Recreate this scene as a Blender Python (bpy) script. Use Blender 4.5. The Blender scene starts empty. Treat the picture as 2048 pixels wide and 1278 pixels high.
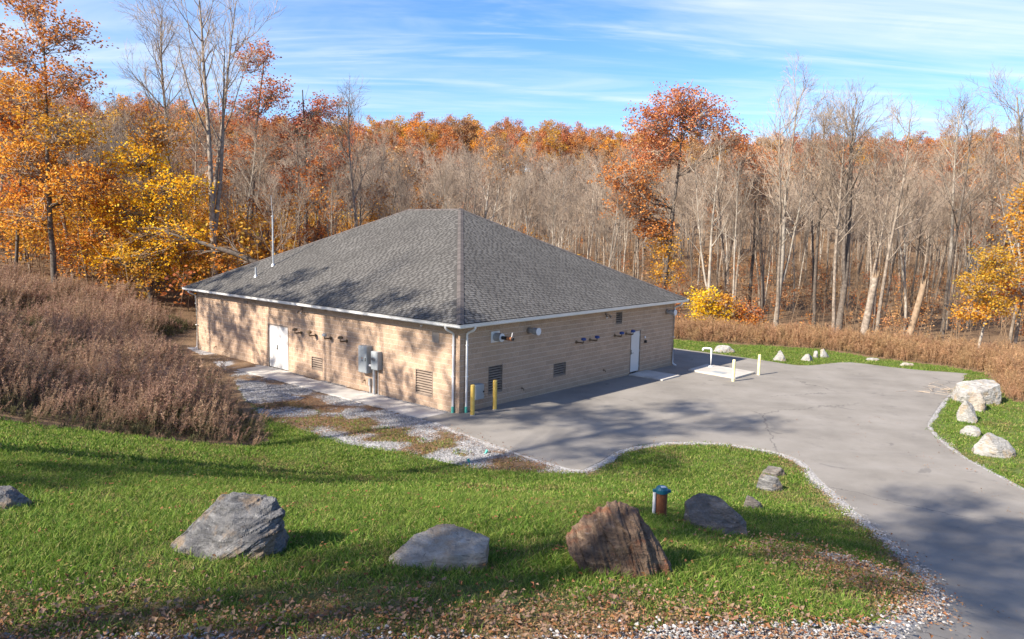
import bpy, bmesh, math, random
import numpy as np
from mathutils import Matrix, Vector
from mathutils.geometry import delaunay_2d_cdt
R = math.radians
SC = bpy.context.scene
COL = SC.collection

# ------------------------------------------------------------------ camera
CAM_H, PITCH, ROLL = 6.77, 0.1168, 0.0214
cp, sp, cr, sr = math.cos(PITCH), math.sin(PITCH), math.cos(ROLL), math.sin(ROLL)
cam_d = bpy.data.cameras.new('camera'); cam = bpy.data.objects.new('camera', cam_d); COL.objects.link(cam)
right = Vector((cr, sr*sp, sr*cp)); up = Vector((-sr, cr*sp, cr*cp)); back = Vector((0, -cp, sp))
m = Matrix.Identity(4)
for i in range(3):
    m[i][0], m[i][1], m[i][2] = right[i], up[i], back[i]
m[2][3] = CAM_H
cam.matrix_world = m
cam_d.sensor_width = 36.0; cam_d.lens = 36.0*1442.84/2048
cam_d.clip_start = 0.1; cam_d.clip_end = 3000
SC.camera = cam

# ------------------------------------------------------------------ sun, sky, exposure
SUN_EL, SUN_TRAVEL = R(35), R(35)      # elevation; heading in which shadows run, counter-clockwise from +X
SUN_STRENGTH, SKY_STRENGTH, EXPOSURE = 5.0, 0.105, 1.27
tr = Vector((math.cos(SUN_TRAVEL)*math.cos(SUN_EL), math.sin(SUN_TRAVEL)*math.cos(SUN_EL), -math.sin(SUN_EL)))
sd = bpy.data.lights.new('sun', 'SUN'); sun = bpy.data.objects.new('sun', sd); COL.objects.link(sun)
sd.energy = SUN_STRENGTH; sd.angle = R(0.7); sd.color = (1.0, 0.915, 0.80)
sun.rotation_euler = tr.to_track_quat('-Z', 'Y').to_euler()
sun.location = (-40, -30, 50)

world = bpy.data.worlds.new('World'); SC.world = world; world.use_nodes = True
wn, wl = world.node_tree.nodes, world.node_tree.links
wn.clear()
wo = wn.new('ShaderNodeOutputWorld'); bg = wn.new('ShaderNodeBackground'); sky = wn.new('ShaderNodeTexSky')
sky.sky_type = 'NISHITA'; sky.sun_disc = False
sky.sun_elevation = SUN_EL
sky.sun_rotation = math.atan2(-tr.x, -tr.y)
sky.altitude = 200; sky.air_density = 1.0; sky.dust_density = 0.6; sky.ozone_density = 3.5
bg.inputs['Strength'].default_value = SKY_STRENGTH
tc = wn.new('ShaderNodeTexCoord'); sx = wn.new('ShaderNodeSeparateXYZ'); wl.new(tc.outputs['Generated'], sx.inputs[0])
def wmath(op, a, b=None):
    n = wn.new('ShaderNodeMath'); n.operation = op
    for i, v in enumerate((a, b)):
        if v is None: continue
        if isinstance(v, (int, float)): n.inputs[i].default_value = v
        else: wl.new(v, n.inputs[i])
    return n.outputs[0]
zz = wmath('ADD', wmath('MAXIMUM', sx.outputs['Z'], 0.0), 0.09)
cx_, cy_ = wmath('DIVIDE', sx.outputs['X'], zz), wmath('DIVIDE', sx.outputs['Y'], zz)
cmb = wn.new('ShaderNodeCombineXYZ'); wl.new(cx_, cmb.inputs[0]); wl.new(cy_, cmb.inputs[1])
def cloud_layer(rot, scl, nscale, detail, lo, hi, dist, seed):
    mp = wn.new('ShaderNodeMapping'); wl.new(cmb.outputs[0], mp.inputs[0])
    mp.inputs['Rotation'].default_value = (0, 0, rot); mp.inputs['Scale'].default_value = scl
    mp.inputs['Location'].default_value = (seed, seed*.7, seed*.3)
    nz = wn.new('ShaderNodeTexNoise'); wl.new(mp.outputs[0], nz.inputs['Vector'])
    nz.inputs['Scale'].default_value = nscale; nz.inputs['Detail'].default_value = detail
    nz.inputs['Roughness'].default_value = .58; nz.inputs['Distortion'].default_value = dist
    mr = wn.new('ShaderNodeMapRange'); mr.interpolation_type = 'SMOOTHSTEP'
    wl.new(nz.outputs['Fac'], mr.inputs['Value'])
    mr.inputs['From Min'].default_value = lo; mr.inputs['From Max'].default_value = hi
    return mr.outputs[0]
c1 = cloud_layer(R(-70), (.34, 1.1, 1), .8, 12, .42, .72, 1.2, 6.3)      # broad feathery bands
c2 = cloud_layer(R(20), (.22, .6, 1), .45, 5, .36, .62, .5, 9.4)         # where bands gather
c3 = cloud_layer(R(-105), (.35, 2.0, 1), 1.4, 12, .46, .72, 1.6, 2.9)      # fine streaks
c4 = cloud_layer(R(-80), (.30, 2.0, 1), 3.4, 10, .42, .80, .8, 5.2)       # wisps
cl = wmath('MULTIPLY', c1, wmath('ADD', wmath('MULTIPLY', c2, .75), .12))
cl = wmath('ADD', cl, wmath('MULTIPLY', c3, wmath('ADD', wmath('MULTIPLY', c2, .40), .10)))
cl = wmath('ADD', cl, wmath('MULTIPLY', c4, .14))
low = wmath('MULTIPLY', wmath('POWER', wmath('SUBTRACT', 1.0, wmath('MINIMUM', wmath('MULTIPLY', wmath('MAXIMUM', sx.outputs['Z'], 0.0), 2.6), 1.0)), 2.0), .10)
cl = wmath('MINIMUM', wmath('ADD', cl, low), .86)
mixc = wn.new('ShaderNodeMix'); mixc.data_type = 'RGBA'
hs = wn.new('ShaderNodeHueSaturation'); hs.inputs['Saturation'].default_value = 1.25; hs.inputs['Hue'].default_value = .510; wl.new(sky.outputs[0], hs.inputs['Color'])
wl.new(cl, mixc.inputs['Factor']); wl.new(hs.outputs[0], mixc.inputs['A'])
mixc.inputs['B'].default_value = (4.2, 4.5, 4.9, 1)
wl.new(mixc.outputs['Result'], bg.inputs['Color']); wl.new(bg.outputs[0], wo.inputs['Surface'])

SC.view_settings.view_transform = 'Standard'; SC.view_settings.look = 'None'
SC.view_settings.gamma = 1; SC.view_settings.use_curve_mapping = False
SC.view_settings.exposure = EXPOSURE
SC.render.engine = 'CYCLES'
SC.cycles.max_bounces = 6; SC.cycles.diffuse_bounces = 4; SC.cycles.glossy_bounces = 2
SC.cycles.transmission_bounces = 3; SC.cycles.transparent_max_bounces = 4
SC.cycles.use_denoising = True; SC.cycles.sample_clamp_indirect = 6
SC.cycles.use_adaptive_sampling = False

# ------------------------------------------------------------------ materials
MATS = {}
def _new(name):
    mt = bpy.data.materials.new(name); mt.use_nodes = True
    nt = mt.node_tree; nt.nodes.clear(); MATS[name] = mt
    out = nt.nodes.new('ShaderNodeOutputMaterial'); p = nt.nodes.new('ShaderNodeBsdfPrincipled')
    nt.links.new(p.outputs[0], out.inputs['Surface'])
    if 'Specular IOR Level' in p.inputs: p.inputs['Specular IOR Level'].default_value = .3
    return mt, nt, p, out
def coord(nt, kind):
    if kind == 'pos': return nt.nodes.new('ShaderNodeNewGeometry').outputs['Position']
    return nt.nodes.new('ShaderNodeTexCoord').outputs['Object']
def noise(nt, vec, scale, detail=5, rough=.55, dist=0, out='Fac'):
    n = nt.nodes.new('ShaderNodeTexNoise'); nt.links.new(vec, n.inputs['Vector'])
    n.inputs['Scale'].default_value = scale; n.inputs['Detail'].default_value = detail
    n.inputs['Roughness'].default_value = rough; n.inputs['Distortion'].default_value = dist
    return n.outputs[out]
def ramp(nt, fac, stops, interp='LINEAR'):
    r = nt.nodes.new('ShaderNodeValToRGB'); nt.links.new(fac, r.inputs[0]); cr_ = r.color_ramp
    cr_.interpolation = interp
    while len(cr_.elements) < len(stops): cr_.elements.new(.5)
    for e, (p, c) in zip(cr_.elements, stops):
        e.position = p; e.color = (c[0], c[1], c[2], 1)
    return r.outputs[0]
def mixc_(nt, f, a, b, mode='MIX'):
    n = nt.nodes.new('ShaderNodeMix'); n.data_type = 'RGBA'; n.blend_type = mode
    for key, v in (('Factor', f), ('A', a), ('B', b)):
        s = n.inputs[key]
        if hasattr(v, 'links') or hasattr(v, 'is_linked'): nt.links.new(v, s)
        elif key == 'Factor': s.default_value = v
        else: s.default_value = (v[0], v[1], v[2], 1)
    return n.outputs['Result']
def mth(nt, op, a, b=0.0, c=None):
    n = nt.nodes.new('ShaderNodeMath'); n.operation = op
    for i, v in enumerate((a, b, c)):
        if v is None: continue
        if isinstance(v, (int, float)): n.inputs[i].default_value = v
        else: nt.links.new(v, n.inputs[i])
    return n.outputs[0]
def mrange(nt, v, a, b, c=0.0, d=1.0, smooth=True):
    n = nt.nodes.new('ShaderNodeMapRange'); nt.links.new(v, n.inputs['Value'])
    if smooth: n.interpolation_type = 'SMOOTHSTEP'
    for k, q in zip(('From Min', 'From Max', 'To Min', 'To Max'), (a, b, c, d)): n.inputs[k].default_value = q
    return n.outputs[0]
def bump(nt, p, h, strength, dist=.02):
    b = nt.nodes.new('ShaderNodeBump'); nt.links.new(h, b.inputs['Height'])
    b.inputs['Strength'].default_value = strength; b.inputs['Distance'].default_value = dist
    nt.links.new(b.outputs[0], p.inputs['Normal'])
def rnd(nt, which):
    if which == 'object': return nt.nodes.new('ShaderNodeObjectInfo').outputs['Random']
    return nt.nodes.new('ShaderNodeNewGeometry').outputs['Random Per Island']
def hsv(nt, col, h=.5, s=1, v=1):
    n = nt.nodes.new('ShaderNodeHueSaturation'); nt.links.new(col, n.inputs['Color'])
    for k, q in (('Hue', h), ('Saturation', s), ('Value', v)):
        if isinstance(q, (int, float)): n.inputs[k].default_value = q
        else: nt.links.new(q, n.inputs[k])
    return n.outputs[0]
def simple(name, stops, scale=4, rough=.75, bstr=.2, bscale=40, bdist=.01, kind='pos', metal=0, oval=0, ival=0, detail=5, spec=.3):
    mt, nt, p, out = _new(name)
    v = coord(nt, kind)
    c = ramp(nt, noise(nt, v, scale, detail), stops)
    if oval: c = hsv(nt, c, v=mrange(nt, rnd(nt, 'object'), 0, 1, 1-oval, 1+oval, False))
    if ival: c = hsv(nt, c, v=mrange(nt, rnd(nt, 'island'), 0, 1, 1-ival, 1+ival, False))
    nt.links.new(c, p.inputs['Base Color']); p.inputs['Roughness'].default_value = rough
    p.inputs['Metallic'].default_value = metal; p.inputs['Specular IOR Level'].default_value = spec
    if bstr: bump(nt, p, noise(nt, v, bscale, 4), bstr, bdist)
    return mt
def leafmat(name, stops, trans=.45, oval=.18, ohue=.012, rough=.6):
    mt, nt, p, out = _new(name)
    c = ramp(nt, rnd(nt, 'island'), stops)
    o = rnd(nt, 'object')
    c = hsv(nt, c, h=mrange(nt, o, 0, 1, .5-ohue, .5+ohue, False), v=mrange(nt, mth(nt, 'FRACT', mth(nt, 'MULTIPLY', o, 7.31)), 0, 1, 1-oval, 1+oval, False))
    nt.links.new(c, p.inputs['Base Color']); p.inputs['Roughness'].default_value = rough
    p.inputs['Specular IOR Level'].default_value = .2
    t = nt.nodes.new('ShaderNodeBsdfTranslucent'); nt.links.new(c, t.inputs[0])
    mx = nt.nodes.new('ShaderNodeMixShader'); mx.inputs[0].default_value = trans
    nt.links.new(p.outputs[0], mx.inputs[1]); nt.links.new(t.outputs[0], mx.inputs[2])
    nt.links.new(mx.outputs[0], out.inputs['Surface'])
    return mt

simple('concrete', [(.3, (.36, .33, .29)), (.55, (.46, .43, .38)), (.75, (.52, .49, .44))], 1.3, .9, .25, 90, .004, oval=.05)
simple('mortar', [(.3, (.60, .50, .40)), (.7, (.72, .61, .50))], 8, .95, .3, 80, .004)
simple('white_metal', [(.3, (.66, .65, .62)), (.7, (.76, .75, .73))], 1.2, .45, .05, 20, .003, spec=.4)
simple('door_paint', [(.3, (.54, .52, .49)), (.7, (.61, .59, .56))], .8, .45, .05, 15, .003, spec=.4)
simple('brown_metal', [(.3, (.20, .155, .12)), (.7, (.27, .21, .165))], 3, .55, .1, 30, .003)
simple('dark_void', [(.3, (.012, .011, .010)), (.7, (.02, .018, .016))], 5, .9, 0)  # near-black colour paints the unlit depth behind slats and doors
simple('bronze_pipe', [(.3, (.13, .09, .055)), (.7, (.22, .16, .10))], 14, .5, .2, 60, .003, metal=.3)
simple('blue_paint', [(.3, (.012, .035, .16)), (.7, (.02, .06, .24))], 9, .45, .1, 40, .002, spec=.5)
simple('galvanised', [(.3, (.34, .36, .38)), (.7, (.50, .52, .54))], 10, .4, .05, 30, .002, metal=.55)
simple('cabinet_grey', [(.3, (.29, .315, .32)), (.7, (.37, .395, .40))], 2, .5, .05, 20, .002, metal=.15)
simple('cabinet_dark', [(.3, (.10, .11, .11)), (.7, (.16, .17, .17))], 5, .5, .05, 20, .002)
simple('copper', [(.3, (.42, .17, .08)), (.7, (.60, .27, .14))], 12, .4, .1, 30, .002, metal=.6)
simple('black_rubber', [(.3, (.015, .015, .015)), (.7, (.03, .03, .03))], 12, .6, .1, 30, .002)
simple('yellow_paint', [(.25, (.50, .33, .06)), (.5, (.66, .44, .10)), (.75, (.70, .50, .15))], 5, .5, .12, 30, .003, spec=.4)
simple('pale_yellow_paint', [(.25, (.66, .55, .22)), (.5, (.76, .66, .33)), (.75, (.80, .72, .42))], 5, .5, .12, 30, .003, spec=.4)
simple('teal_plastic', [(.3, (.05, .30, .25)), (.7, (.10, .42, .35))], 7, .5, .1, 30, .002)
simple('teal_cap', [(.3, (.008, .085, .12)), (.7, (.015, .14, .19))], 7, .45, .1, 30, .002, spec=.5)
simple('rusty_steel', [(.25, (.10, .035, .018)), (.5, (.20, .07, .03)), (.75, (.28, .12, .055))], 9, .75, .4, 60, .004)
simple('chalky_white', [(.3, (.62, .60, .58)), (.7, (.72, .70, .68))], 9, .6, .1, 30, .002)
simple('shingle_base', [(.3, (.050, .047, .043)), (.7, (.069, .065, .060))], 1.5, .95, .4, 300, .003)  # darker than the tabs, painting in deeper shadow dashes at the gaps
simple('shingle_tab', [(.28, (.094, .089, .082)), (.5, (.119, .113, .104)), (.72, (.142, .135, .125))], .5, .95, .5, 300, .003, oval=.13, ival=.13)
simple('hip_cap', [(.3, (.085, .074, .068)), (.7, (.115, .10, .093))], 6, .95, .4, 300, .003, oval=.22)
simple('plate_tan', [(.3, (.22, .19, .165)), (.7, (.28, .245, .215))], 4, .6, .05, 20, .002)
simple('crushed_stone', [(.3, (.15, .14, .125)), (.5, (.30, .285, .265)), (.7, (.48, .465, .44))], 16, .95, .8, 45, .02, detail=4)
simple('dead_stick', [(.3, (.26, .205, .155)), (.7, (.42, .345, .27))], 9, .9, .2, 40, .004, 'obj')
# split-face block
mt, nt, p, out = _new('block_face')
v = coord(nt, 'pos')
c = ramp(nt, noise(nt, v, 26, 7, .65), [(.25, (.28, .185, .12)), (.5, (.455, .315, .215)), (.75, (.56, .405, .29))])
c = hsv(nt, c, v=mrange(nt, rnd(nt, 'object'), 0, 1, .92, 1.08, False))
c = hsv(nt, c, v=mrange(nt, rnd(nt, 'island'), 0, 1, .90, 1.08, False))
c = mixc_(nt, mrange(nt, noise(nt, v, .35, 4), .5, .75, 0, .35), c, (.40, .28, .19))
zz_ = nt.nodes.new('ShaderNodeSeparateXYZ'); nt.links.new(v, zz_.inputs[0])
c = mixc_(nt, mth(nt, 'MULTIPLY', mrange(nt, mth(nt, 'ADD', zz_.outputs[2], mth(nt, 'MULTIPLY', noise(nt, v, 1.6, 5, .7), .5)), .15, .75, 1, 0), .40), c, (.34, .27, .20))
nt.links.new(c, p.inputs['Base Color']); p.inputs['Roughness'].default_value = .95
h = mth(nt, 'ADD', mth(nt, 'MULTIPLY', noise(nt, v, 14, 3, .6), 1.4), noise(nt, v, 55, 5, .6))
bump(nt, p, h, .8, .022)
# asphalt
mt, nt, p, out = _new('asphalt')
v = coord(nt, 'pos')
c = ramp(nt, noise(nt, v, .45, 6, .6), [(.28, (.162, .146, .124)), (.5, (.215, .195, .166)), (.72, (.265, .242, .210))])
c = mixc_(nt, mrange(nt, noise(nt, v, 150, 3, .7), .42, .75, 0, .32), c, (.36, .34, .31))
c = mixc_(nt, mrange(nt, noise(nt, v, 120, 3, .7), .58, .80, 0, .5), c, (.07, .065, .06))
c = mixc_(nt, mrange(nt, noise(nt, v, 1.9, 6, .7), .56, .74, 0, .34), c, (.105, .10, .095))
st = nt.nodes.new('ShaderNodeMapping'); nt.links.new(v, st.inputs[0]); st.inputs['Rotation'].default_value = (0, 0, -.95); st.inputs['Scale'].default_value = (.12, 1.6, 1)
c = mixc_(nt, mrange(nt, noise(nt, st.outputs[0], 1.0, 5, .6), .50, .72, 0, .30), c, (.27, .25, .225))
c = mixc_(nt, mrange(nt, noise(nt, v, .8, 3, .5, 1.5), .66, .72, 0, .45), c, (.09, .085, .08))
vd = nt.nodes.new('ShaderNodeTexVoronoi'); vd.feature = 'DISTANCE_TO_EDGE'; vd.inputs['Scale'].default_value = .085
wv = nt.nodes.new('ShaderNodeVectorMath'); wv.operation = 'ADD'; nt.links.new(v, wv.inputs[0])
ns = noise(nt, v, .9, 6, .7, out='Color'); nt.links.new(ns, wv.inputs[1])
nt.links.new(wv.outputs[0], vd.inputs['Vector'])
crk = mth(nt, 'MULTIPLY', mrange(nt, vd.outputs['Distance'], .0009, .0028, 1, 0), mrange(nt, noise(nt, v, .13, 2), .47, .6))
c = mixc_(nt, mth(nt, 'MULTIPLY', crk, .62), c, (.05, .047, .045))
nt.links.new(c, p.inputs['Base Color']); p.inputs['Roughness'].default_value = .9; p.inputs['Specular IOR Level'].default_value = .25
bump(nt, p, noise(nt, v, 140, 4, .7), .55, .007)
# ground with zones: R lawn, G gravel, B dead leaves
mt, nt, p, out = _new('ground_cover')
v = coord(nt, 'pos')
at = nt.nodes.new('ShaderNodeAttribute'); at.attribute_name = 'zone'
sp_ = nt.nodes.new('ShaderNodeSeparateColor'); nt.links.new(at.outputs['Color'], sp_.inputs[0])
n1, n2 = noise(nt, v, 2.2, 7, .7), noise(nt, v, 9, 5, .7)
lit = ramp(nt, noise(nt, v, 14, 8, .75), [(.25, (.05, .034, .021)), (.45, (.145, .090, .048)), (.6, (.235, .148, .080)), (.78, (.34, .235, .14))])
lawn = ramp(nt, n2, [(.3, (.055, .080, .016)), (.5, (.10, .135, .028)), (.72, (.17, .165, .055))])
vo = nt.nodes.new('ShaderNodeTexVoronoi'); vo.inputs['Scale'].default_value = 26; nt.links.new(v, vo.inputs['Vector'])
sep = nt.nodes.new('ShaderNodeSeparateColor'); nt.links.new(vo.outputs['Color'], sep.inputs[0])
grv = ramp(nt, sep.outputs[0], [(0, (.17, .165, .16)), (.35, (.34, .33, .32)), (.7, (.46, .45, .435)), (1, (.58, .57, .55))])
grv = mixc_(nt, mrange(nt, n1, .45, .7, 0, .45), grv, (.24, .20, .155))
edge = mth(nt, 'ADD', mth(nt, 'MULTIPLY', mth(nt, 'SUBTRACT', n1, .5), 1.1), mth(nt, 'MULTIPLY', mth(nt, 'SUBTRACT', n2, .5), .7))
c = mixc_(nt, mrange(nt, mth(nt, 'ADD', sp_.outputs[0], edge), .38, .62), lit, lawn)
c = mixc_(nt, mrange(nt, mth(nt, 'ADD', sp_.outputs[1], mth(nt, 'MULTIPLY', edge, .8)), .40, .6), c, grv)
c = mixc_(nt, mrange(nt, mth(nt, 'ADD', sp_.outputs[2], edge), .48, .68, 0, .85), c, lit)
nt.links.new(c, p.inputs['Base Color']); p.inputs['Roughness'].default_value = .95
bump(nt, p, mth(nt, 'ADD', noise(nt, v, 22, 6, .7), mth(nt, 'MULTIPLY', vo.outputs['Distance'], .6)), .9, .03)
# foliage
leafmat('grass_blade', [(0, (.065, .125, .016)), (.4, (.125, .225, .028)), (.72, (.195, .285, .042)), (.9, (.34, .33, .10)), (1, (.46, .38, .18))], .45, .2, .012)
leafmat('grass_dry', [(0, (.10, .11, .03)), (.5, (.20, .17, .06)), (1, (.34, .25, .11))], .35, .2, .01)
leafmat('fallen_leaf', [(0, (.05, .026, .015)), (.22, (.10, .048, .025)), (.45, (.20, .085, .034)), (.65, (.29, .14, .06)), (.82, (.34, .205, .12)), (.94, (.18, .125, .10)), (1, (.55, .31, .05))], .2, .15, .012, .7)
leafmat('leaf_orange', [(0, (.42, .13, .02)), (.3, (.62, .22, .03)), (.65, (.76, .33, .04)), (1, (.84, .46, .09))], .5, .16, .012)
leafmat('leaf_rust', [(0, (.26, .085, .03)), (.4, (.46, .155, .042)), (.75, (.60, .23, .06)), (1, (.68, .34, .12))], .45, .16, .012)
leafmat('leaf_yellow', [(0, (.70, .34, .015)), (.4, (.86, .50, .02)), (.8, (.92, .64, .035)), (1, (.84, .66, .08))], .5, .1, .01)
leafmat('leaf_red', [(0, (.26, .07, .038)), (.4, (.46, .14, .06)), (.75, (.60, .23, .09)), (1, (.68, .35, .15))], .45, .12, .01)
leafmat('leaf_gold', [(0, (.42, .17, .02)), (.4, (.60, .28, .03)), (.8, (.70, .40, .06)), (1, (.42, .33, .08))], .5, .14, .012)
leafmat('leaf_brown', [(0, (.22, .105, .05)), (.5, (.40, .20, .085)), (1, (.55, .32, .14))], .35, .2, .01)
leafmat('brush_plume', [(0, (.18, .10, .066)), (.5, (.34, .205, .135)), (1, (.56, .38, .26))], .35, .25, .012)
leafmat('brush_leaf', [(0, (.06, .07, .026)), (.5, (.115, .115, .048)), (1, (.20, .165, .08))], .3, .25, .015)
leafmat('brush_tan', [(0, (.23, .125, .062)), (.5, (.40, .235, .12)), (1, (.56, .37, .21))], .35, .22, .012)
simple('bark', [(.25, (.085, .066, .05)), (.5, (.205, .165, .128)), (.75, (.34, .285, .228))], 5, .95, .7, 22, .03, 'obj', oval=.28)
simple('bark_dark', [(.25, (.05, .040, .033)), (.5, (.11, .09, .073)), (.75, (.18, .15, .125))], 6, .95, .7, 22, .03, 'obj', oval=.2)
simple('bark_pale', [(.25, (.16, .135, .105)), (.5, (.31, .27, .22)), (.75, (.45, .40, .335))], 3, .9, .5, 22, .02, 'obj', oval=.2)
simple('twig', [(.3, (.185, .138, .10)), (.7, (.36, .285, .215))], 1.2, .95, 0, kind='obj', oval=.25)
simple('stem', [(.3, (.14, .09, .055)), (.7, (.26, .18, .11))], 3, .95, 0, kind='obj', oval=.2)
simple('snag_wood', [(.3, (.17, .115, .07)), (.7, (.33, .24, .16))], 4, .9, .6, 20, .03, 'obj')
simple('pebble', [(.3, (.16, .152, .145)), (.7, (.30, .29, .28))], 3, .85, .2, 50, .003, 'obj', oval=.25, ival=.45)
def rockmat(name, stops, band, stain, bandrot=(0, 0, 0), bscale=3.2):
    mt, nt, p, out = _new(name)
    v = coord(nt, 'obj')
    mp = nt.nodes.new('ShaderNodeMapping'); nt.links.new(v, mp.inputs[0])
    mp.inputs['Rotation'].default_value = bandrot; mp.inputs['Scale'].default_value = (1, 1, 5.5)
    nb = noise(nt, mp.outputs[0], bscale, 8, .68, .6)
    c = ramp(nt, nb, stops)
    c = mixc_(nt, mrange(nt, noise(nt, v, 3.0, 6, .65), .50, .62, 0, .85), c, stain)
    c = mixc_(nt, mrange(nt, noise(nt, mp.outputs[0], 4.6, 9, .75, .8), .56, .66, 0, .8), c, (.035, .032, .03))
    c = mixc_(nt, mrange(nt, noise(nt, mp.outputs[0], 6.5, 6, .7), .60, .70, 0, band), c, (.62, .60, .57))
    c = mixc_(nt, mrange(nt, noise(nt, v, 60, 4, .7), .55, .8, 0, .5), c, (.05, .045, .04))
    nt.links.new(c, p.inputs['Base Color']); p.inputs['Roughness'].default_value = .85
    bump(nt, p, mth(nt, 'ADD', mth(nt, 'MULTIPLY', nb, 1.6), noise(nt, v, 34, 7, .7)), .9, .05)
rockmat('rock_grey', [(.30, (.05, .048, .047)), (.48, (.14, .137, .135)), (.62, (.235, .228, .22)), (.75, (.39, .38, .365))], .4, (.27, .20, .135), (.5, -.75, 0))
rockmat('rock_tan', [(.28, (.20, .168, .13)), (.5, (.36, .318, .26)), (.72, (.50, .455, .39))], .3, (.33, .25, .17))
rockmat('rock_rust', [(.30, (.045, .033, .028)), (.48, (.15, .098, .066)), (.60, (.23, .155, .10)), (.74, (.40, .30, .19))], .15, (.20, .085, .045), (.3, 1.15, 0), 2.4)
rockmat('rock_dark', [(.28, (.075, .064, .055)), (.5, (.165, .145, .125)), (.72, (.29, .26, .23))], .35, (.20, .15, .11), (.2, .6, 0))
rockmat('rock_white', [(.28, (.20, .188, .168)), (.5, (.34, .325, .298)), (.72, (.47, .455, .425))], .3, (.36, .28, .19), (.2, .3, 0))

# ------------------------------------------------------------------ object helpers
def mesh_np(name, V, faces, mats=(), mi=None, smooth=False):
    V = np.asarray(V, np.float32).reshape(-1, 3)
    faces = [np.asarray(f, np.int32) for f in (faces if isinstance(faces, list) else [faces]) if len(f)]
    me = bpy.data.meshes.new(name)
    me.vertices.add(len(V)); me.vertices.foreach_set('co', V.ravel())
    nl = sum(f.size for f in faces); npoly = sum(len(f) for f in faces)
    me.loops.add(nl); me.polygons.add(npoly)
    me.loops.foreach_set('vertex_index', np.concatenate([f.ravel() for f in faces]))
    tot = np.concatenate([np.full(len(f), f.shape[1], np.int32) for f in faces])
    me.polygons.foreach_set('loop_start', np.concatenate([[0], np.cumsum(tot)[:-1]]).astype(np.int32))
    me.polygons.foreach_set('loop_total', tot)
    for k in mats: me.materials.append(MATS[k])
    if mi is not None: me.polygons.foreach_set('material_index', np.asarray(mi, np.int32))
    me.polygons.foreach_set('use_smooth', np.full(npoly, bool(smooth)))
    me.update(calc_edges=True); me.validate()
    return me
class Geo:
    """collects vertices and faces, one material index per face"""
    def __init__(s): s.V = []; s.F = {}; s.n = 0
    def add(s, V, F, mat=0):
        V = np.asarray(V, float).reshape(-1, 3); F = np.asarray(F, int)
        s.V.append(V); s.F.setdefault((F.shape[1], mat), []).append(F+s.n); s.n += len(V)
        return s
    def mesh(s, name, mats, smooth=False):
        fs, mi = [], []
        for (k, mat), L in s.F.items():
            f = np.concatenate(L); fs.append(f); mi.append(np.full(len(f), mat))
        return mesh_np(name, np.concatenate(s.V), fs, mats, np.concatenate(mi), smooth)
BOXF = np.array([(0, 3, 2, 1), (4, 5, 6, 7), (0, 1, 5, 4), (1, 2, 6, 5), (2, 3, 7, 6), (3, 0, 4, 7)])
def boxv(x0, y0, z0, x1, y1, z1):
    return np.array([(x0, y0, z0), (x1, y0, z0), (x1, y1, z0), (x0, y1, z0), (x0, y0, z1), (x1, y0, z1), (x1, y1, z1), (x0, y1, z1)], float)
def gbox(g, *a, mat=0): g.add(boxv(*a), BOXF, mat); return g
def cyl(g, a, b, r0, r1=None, n=16, mat=0, cap=True):
    a, b = Vector(a), Vector(b); r1 = r0 if r1 is None else r1
    d = (b-a).normalized(); u = d.orthogonal().normalized(); w = d.cross(u)
    V = []
    for c, r in ((a, r0), (b, r1)):
        for k in range(n):
            t = 2*math.pi*k/n; V.append(c+u*(r*math.cos(t))+w*(r*math.sin(t)))
    g.add([tuple(q) for q in V], [(k, (k+1) % n, n+(k+1) % n, n+k) for k in range(n)], mat)
    if cap:
        g.add([tuple(q) for q in V[:n]]+[tuple(a)], [((k+1) % n, k, n) for k in range(n)], mat)
        g.add([tuple(q) for q in V[n:]]+[tuple(b)], [(k, (k+1) % n, n) for k in range(n)], mat)
    return g
def pipe(g, pts, r, n=12, mat=0):
    P = np.array([pts], float); V, F = tubes(P, np.full((1, len(pts)), r), n); g.add(V, F, mat)
    for i in (0, -1):
        a = Vector(pts[i]); b = Vector(pts[1 if i == 0 else -2]); d = (a-b).normalized()
        cyl(g, a-d*.002, a+d*.002, r, r, n, mat)
    return g
def link(name, me, parent=None, loc=None, rot=None):
    o = bpy.data.objects.new(name, me); COL.objects.link(o)
    if parent: o.parent = parent
    if loc is not None: o.location = loc
    if rot is not None: o.rotation_euler = rot
    return o
def part(name, g, mats, parent, smooth=False, loc=None, rot=None):
    return link(name, g.mesh(name, mats, smooth), parent, loc, rot)
def tag(o, label, cat=None, group=None, kind=None):
    o['label'] = label
    if cat: o['category'] = cat
    if group: o['group'] = group
    if kind: o['kind'] = kind
    return o
def thing(name, label, cat, loc=(0, 0, 0), rz=0, group=None):
    return tag(link(name, None, None, loc, (0, 0, rz)), label, cat, group)
def bevel(o, w=.01, seg=2):
    b = o.modifiers.new('bevel', 'BEVEL'); b.width = w; b.segments = seg; b.limit_method = 'ANGLE'; return o
def tubes(P, Rr, s):
    P = np.asarray(P, float); Rr = np.asarray(Rr, float); B, K, _ = P.shape
    T = np.gradient(P, axis=1); T /= np.linalg.norm(T, axis=2, keepdims=True)+1e-9
    mt_ = T.mean(1); ref = np.where(np.abs(mt_[:, 2:3]) > .8, np.array([[1., 0, 0]]), np.array([[0, 0, 1.]]))
    U = np.cross(T, ref[:, None, :]); U /= np.linalg.norm(U, axis=2, keepdims=True)+1e-9
    Wv = np.cross(T, U)
    a = np.arange(s)*2*np.pi/s
    V = P[:, :, None, :]+Rr[:, :, None, None]*(U[:, :, None, :]*np.cos(a)[None, None, :, None]+Wv[:, :, None, :]*np.sin(a)[None, None, :, None])
    i = np.arange(B*K*s).reshape(B, K, s); j = np.roll(i, -1, axis=2)
    F = np.stack([i[:, :-1], j[:, :-1], j[:, 1:], i[:, 1:]], -1).reshape(-1, 4)
    return V.reshape(-1, 3), F

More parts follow.
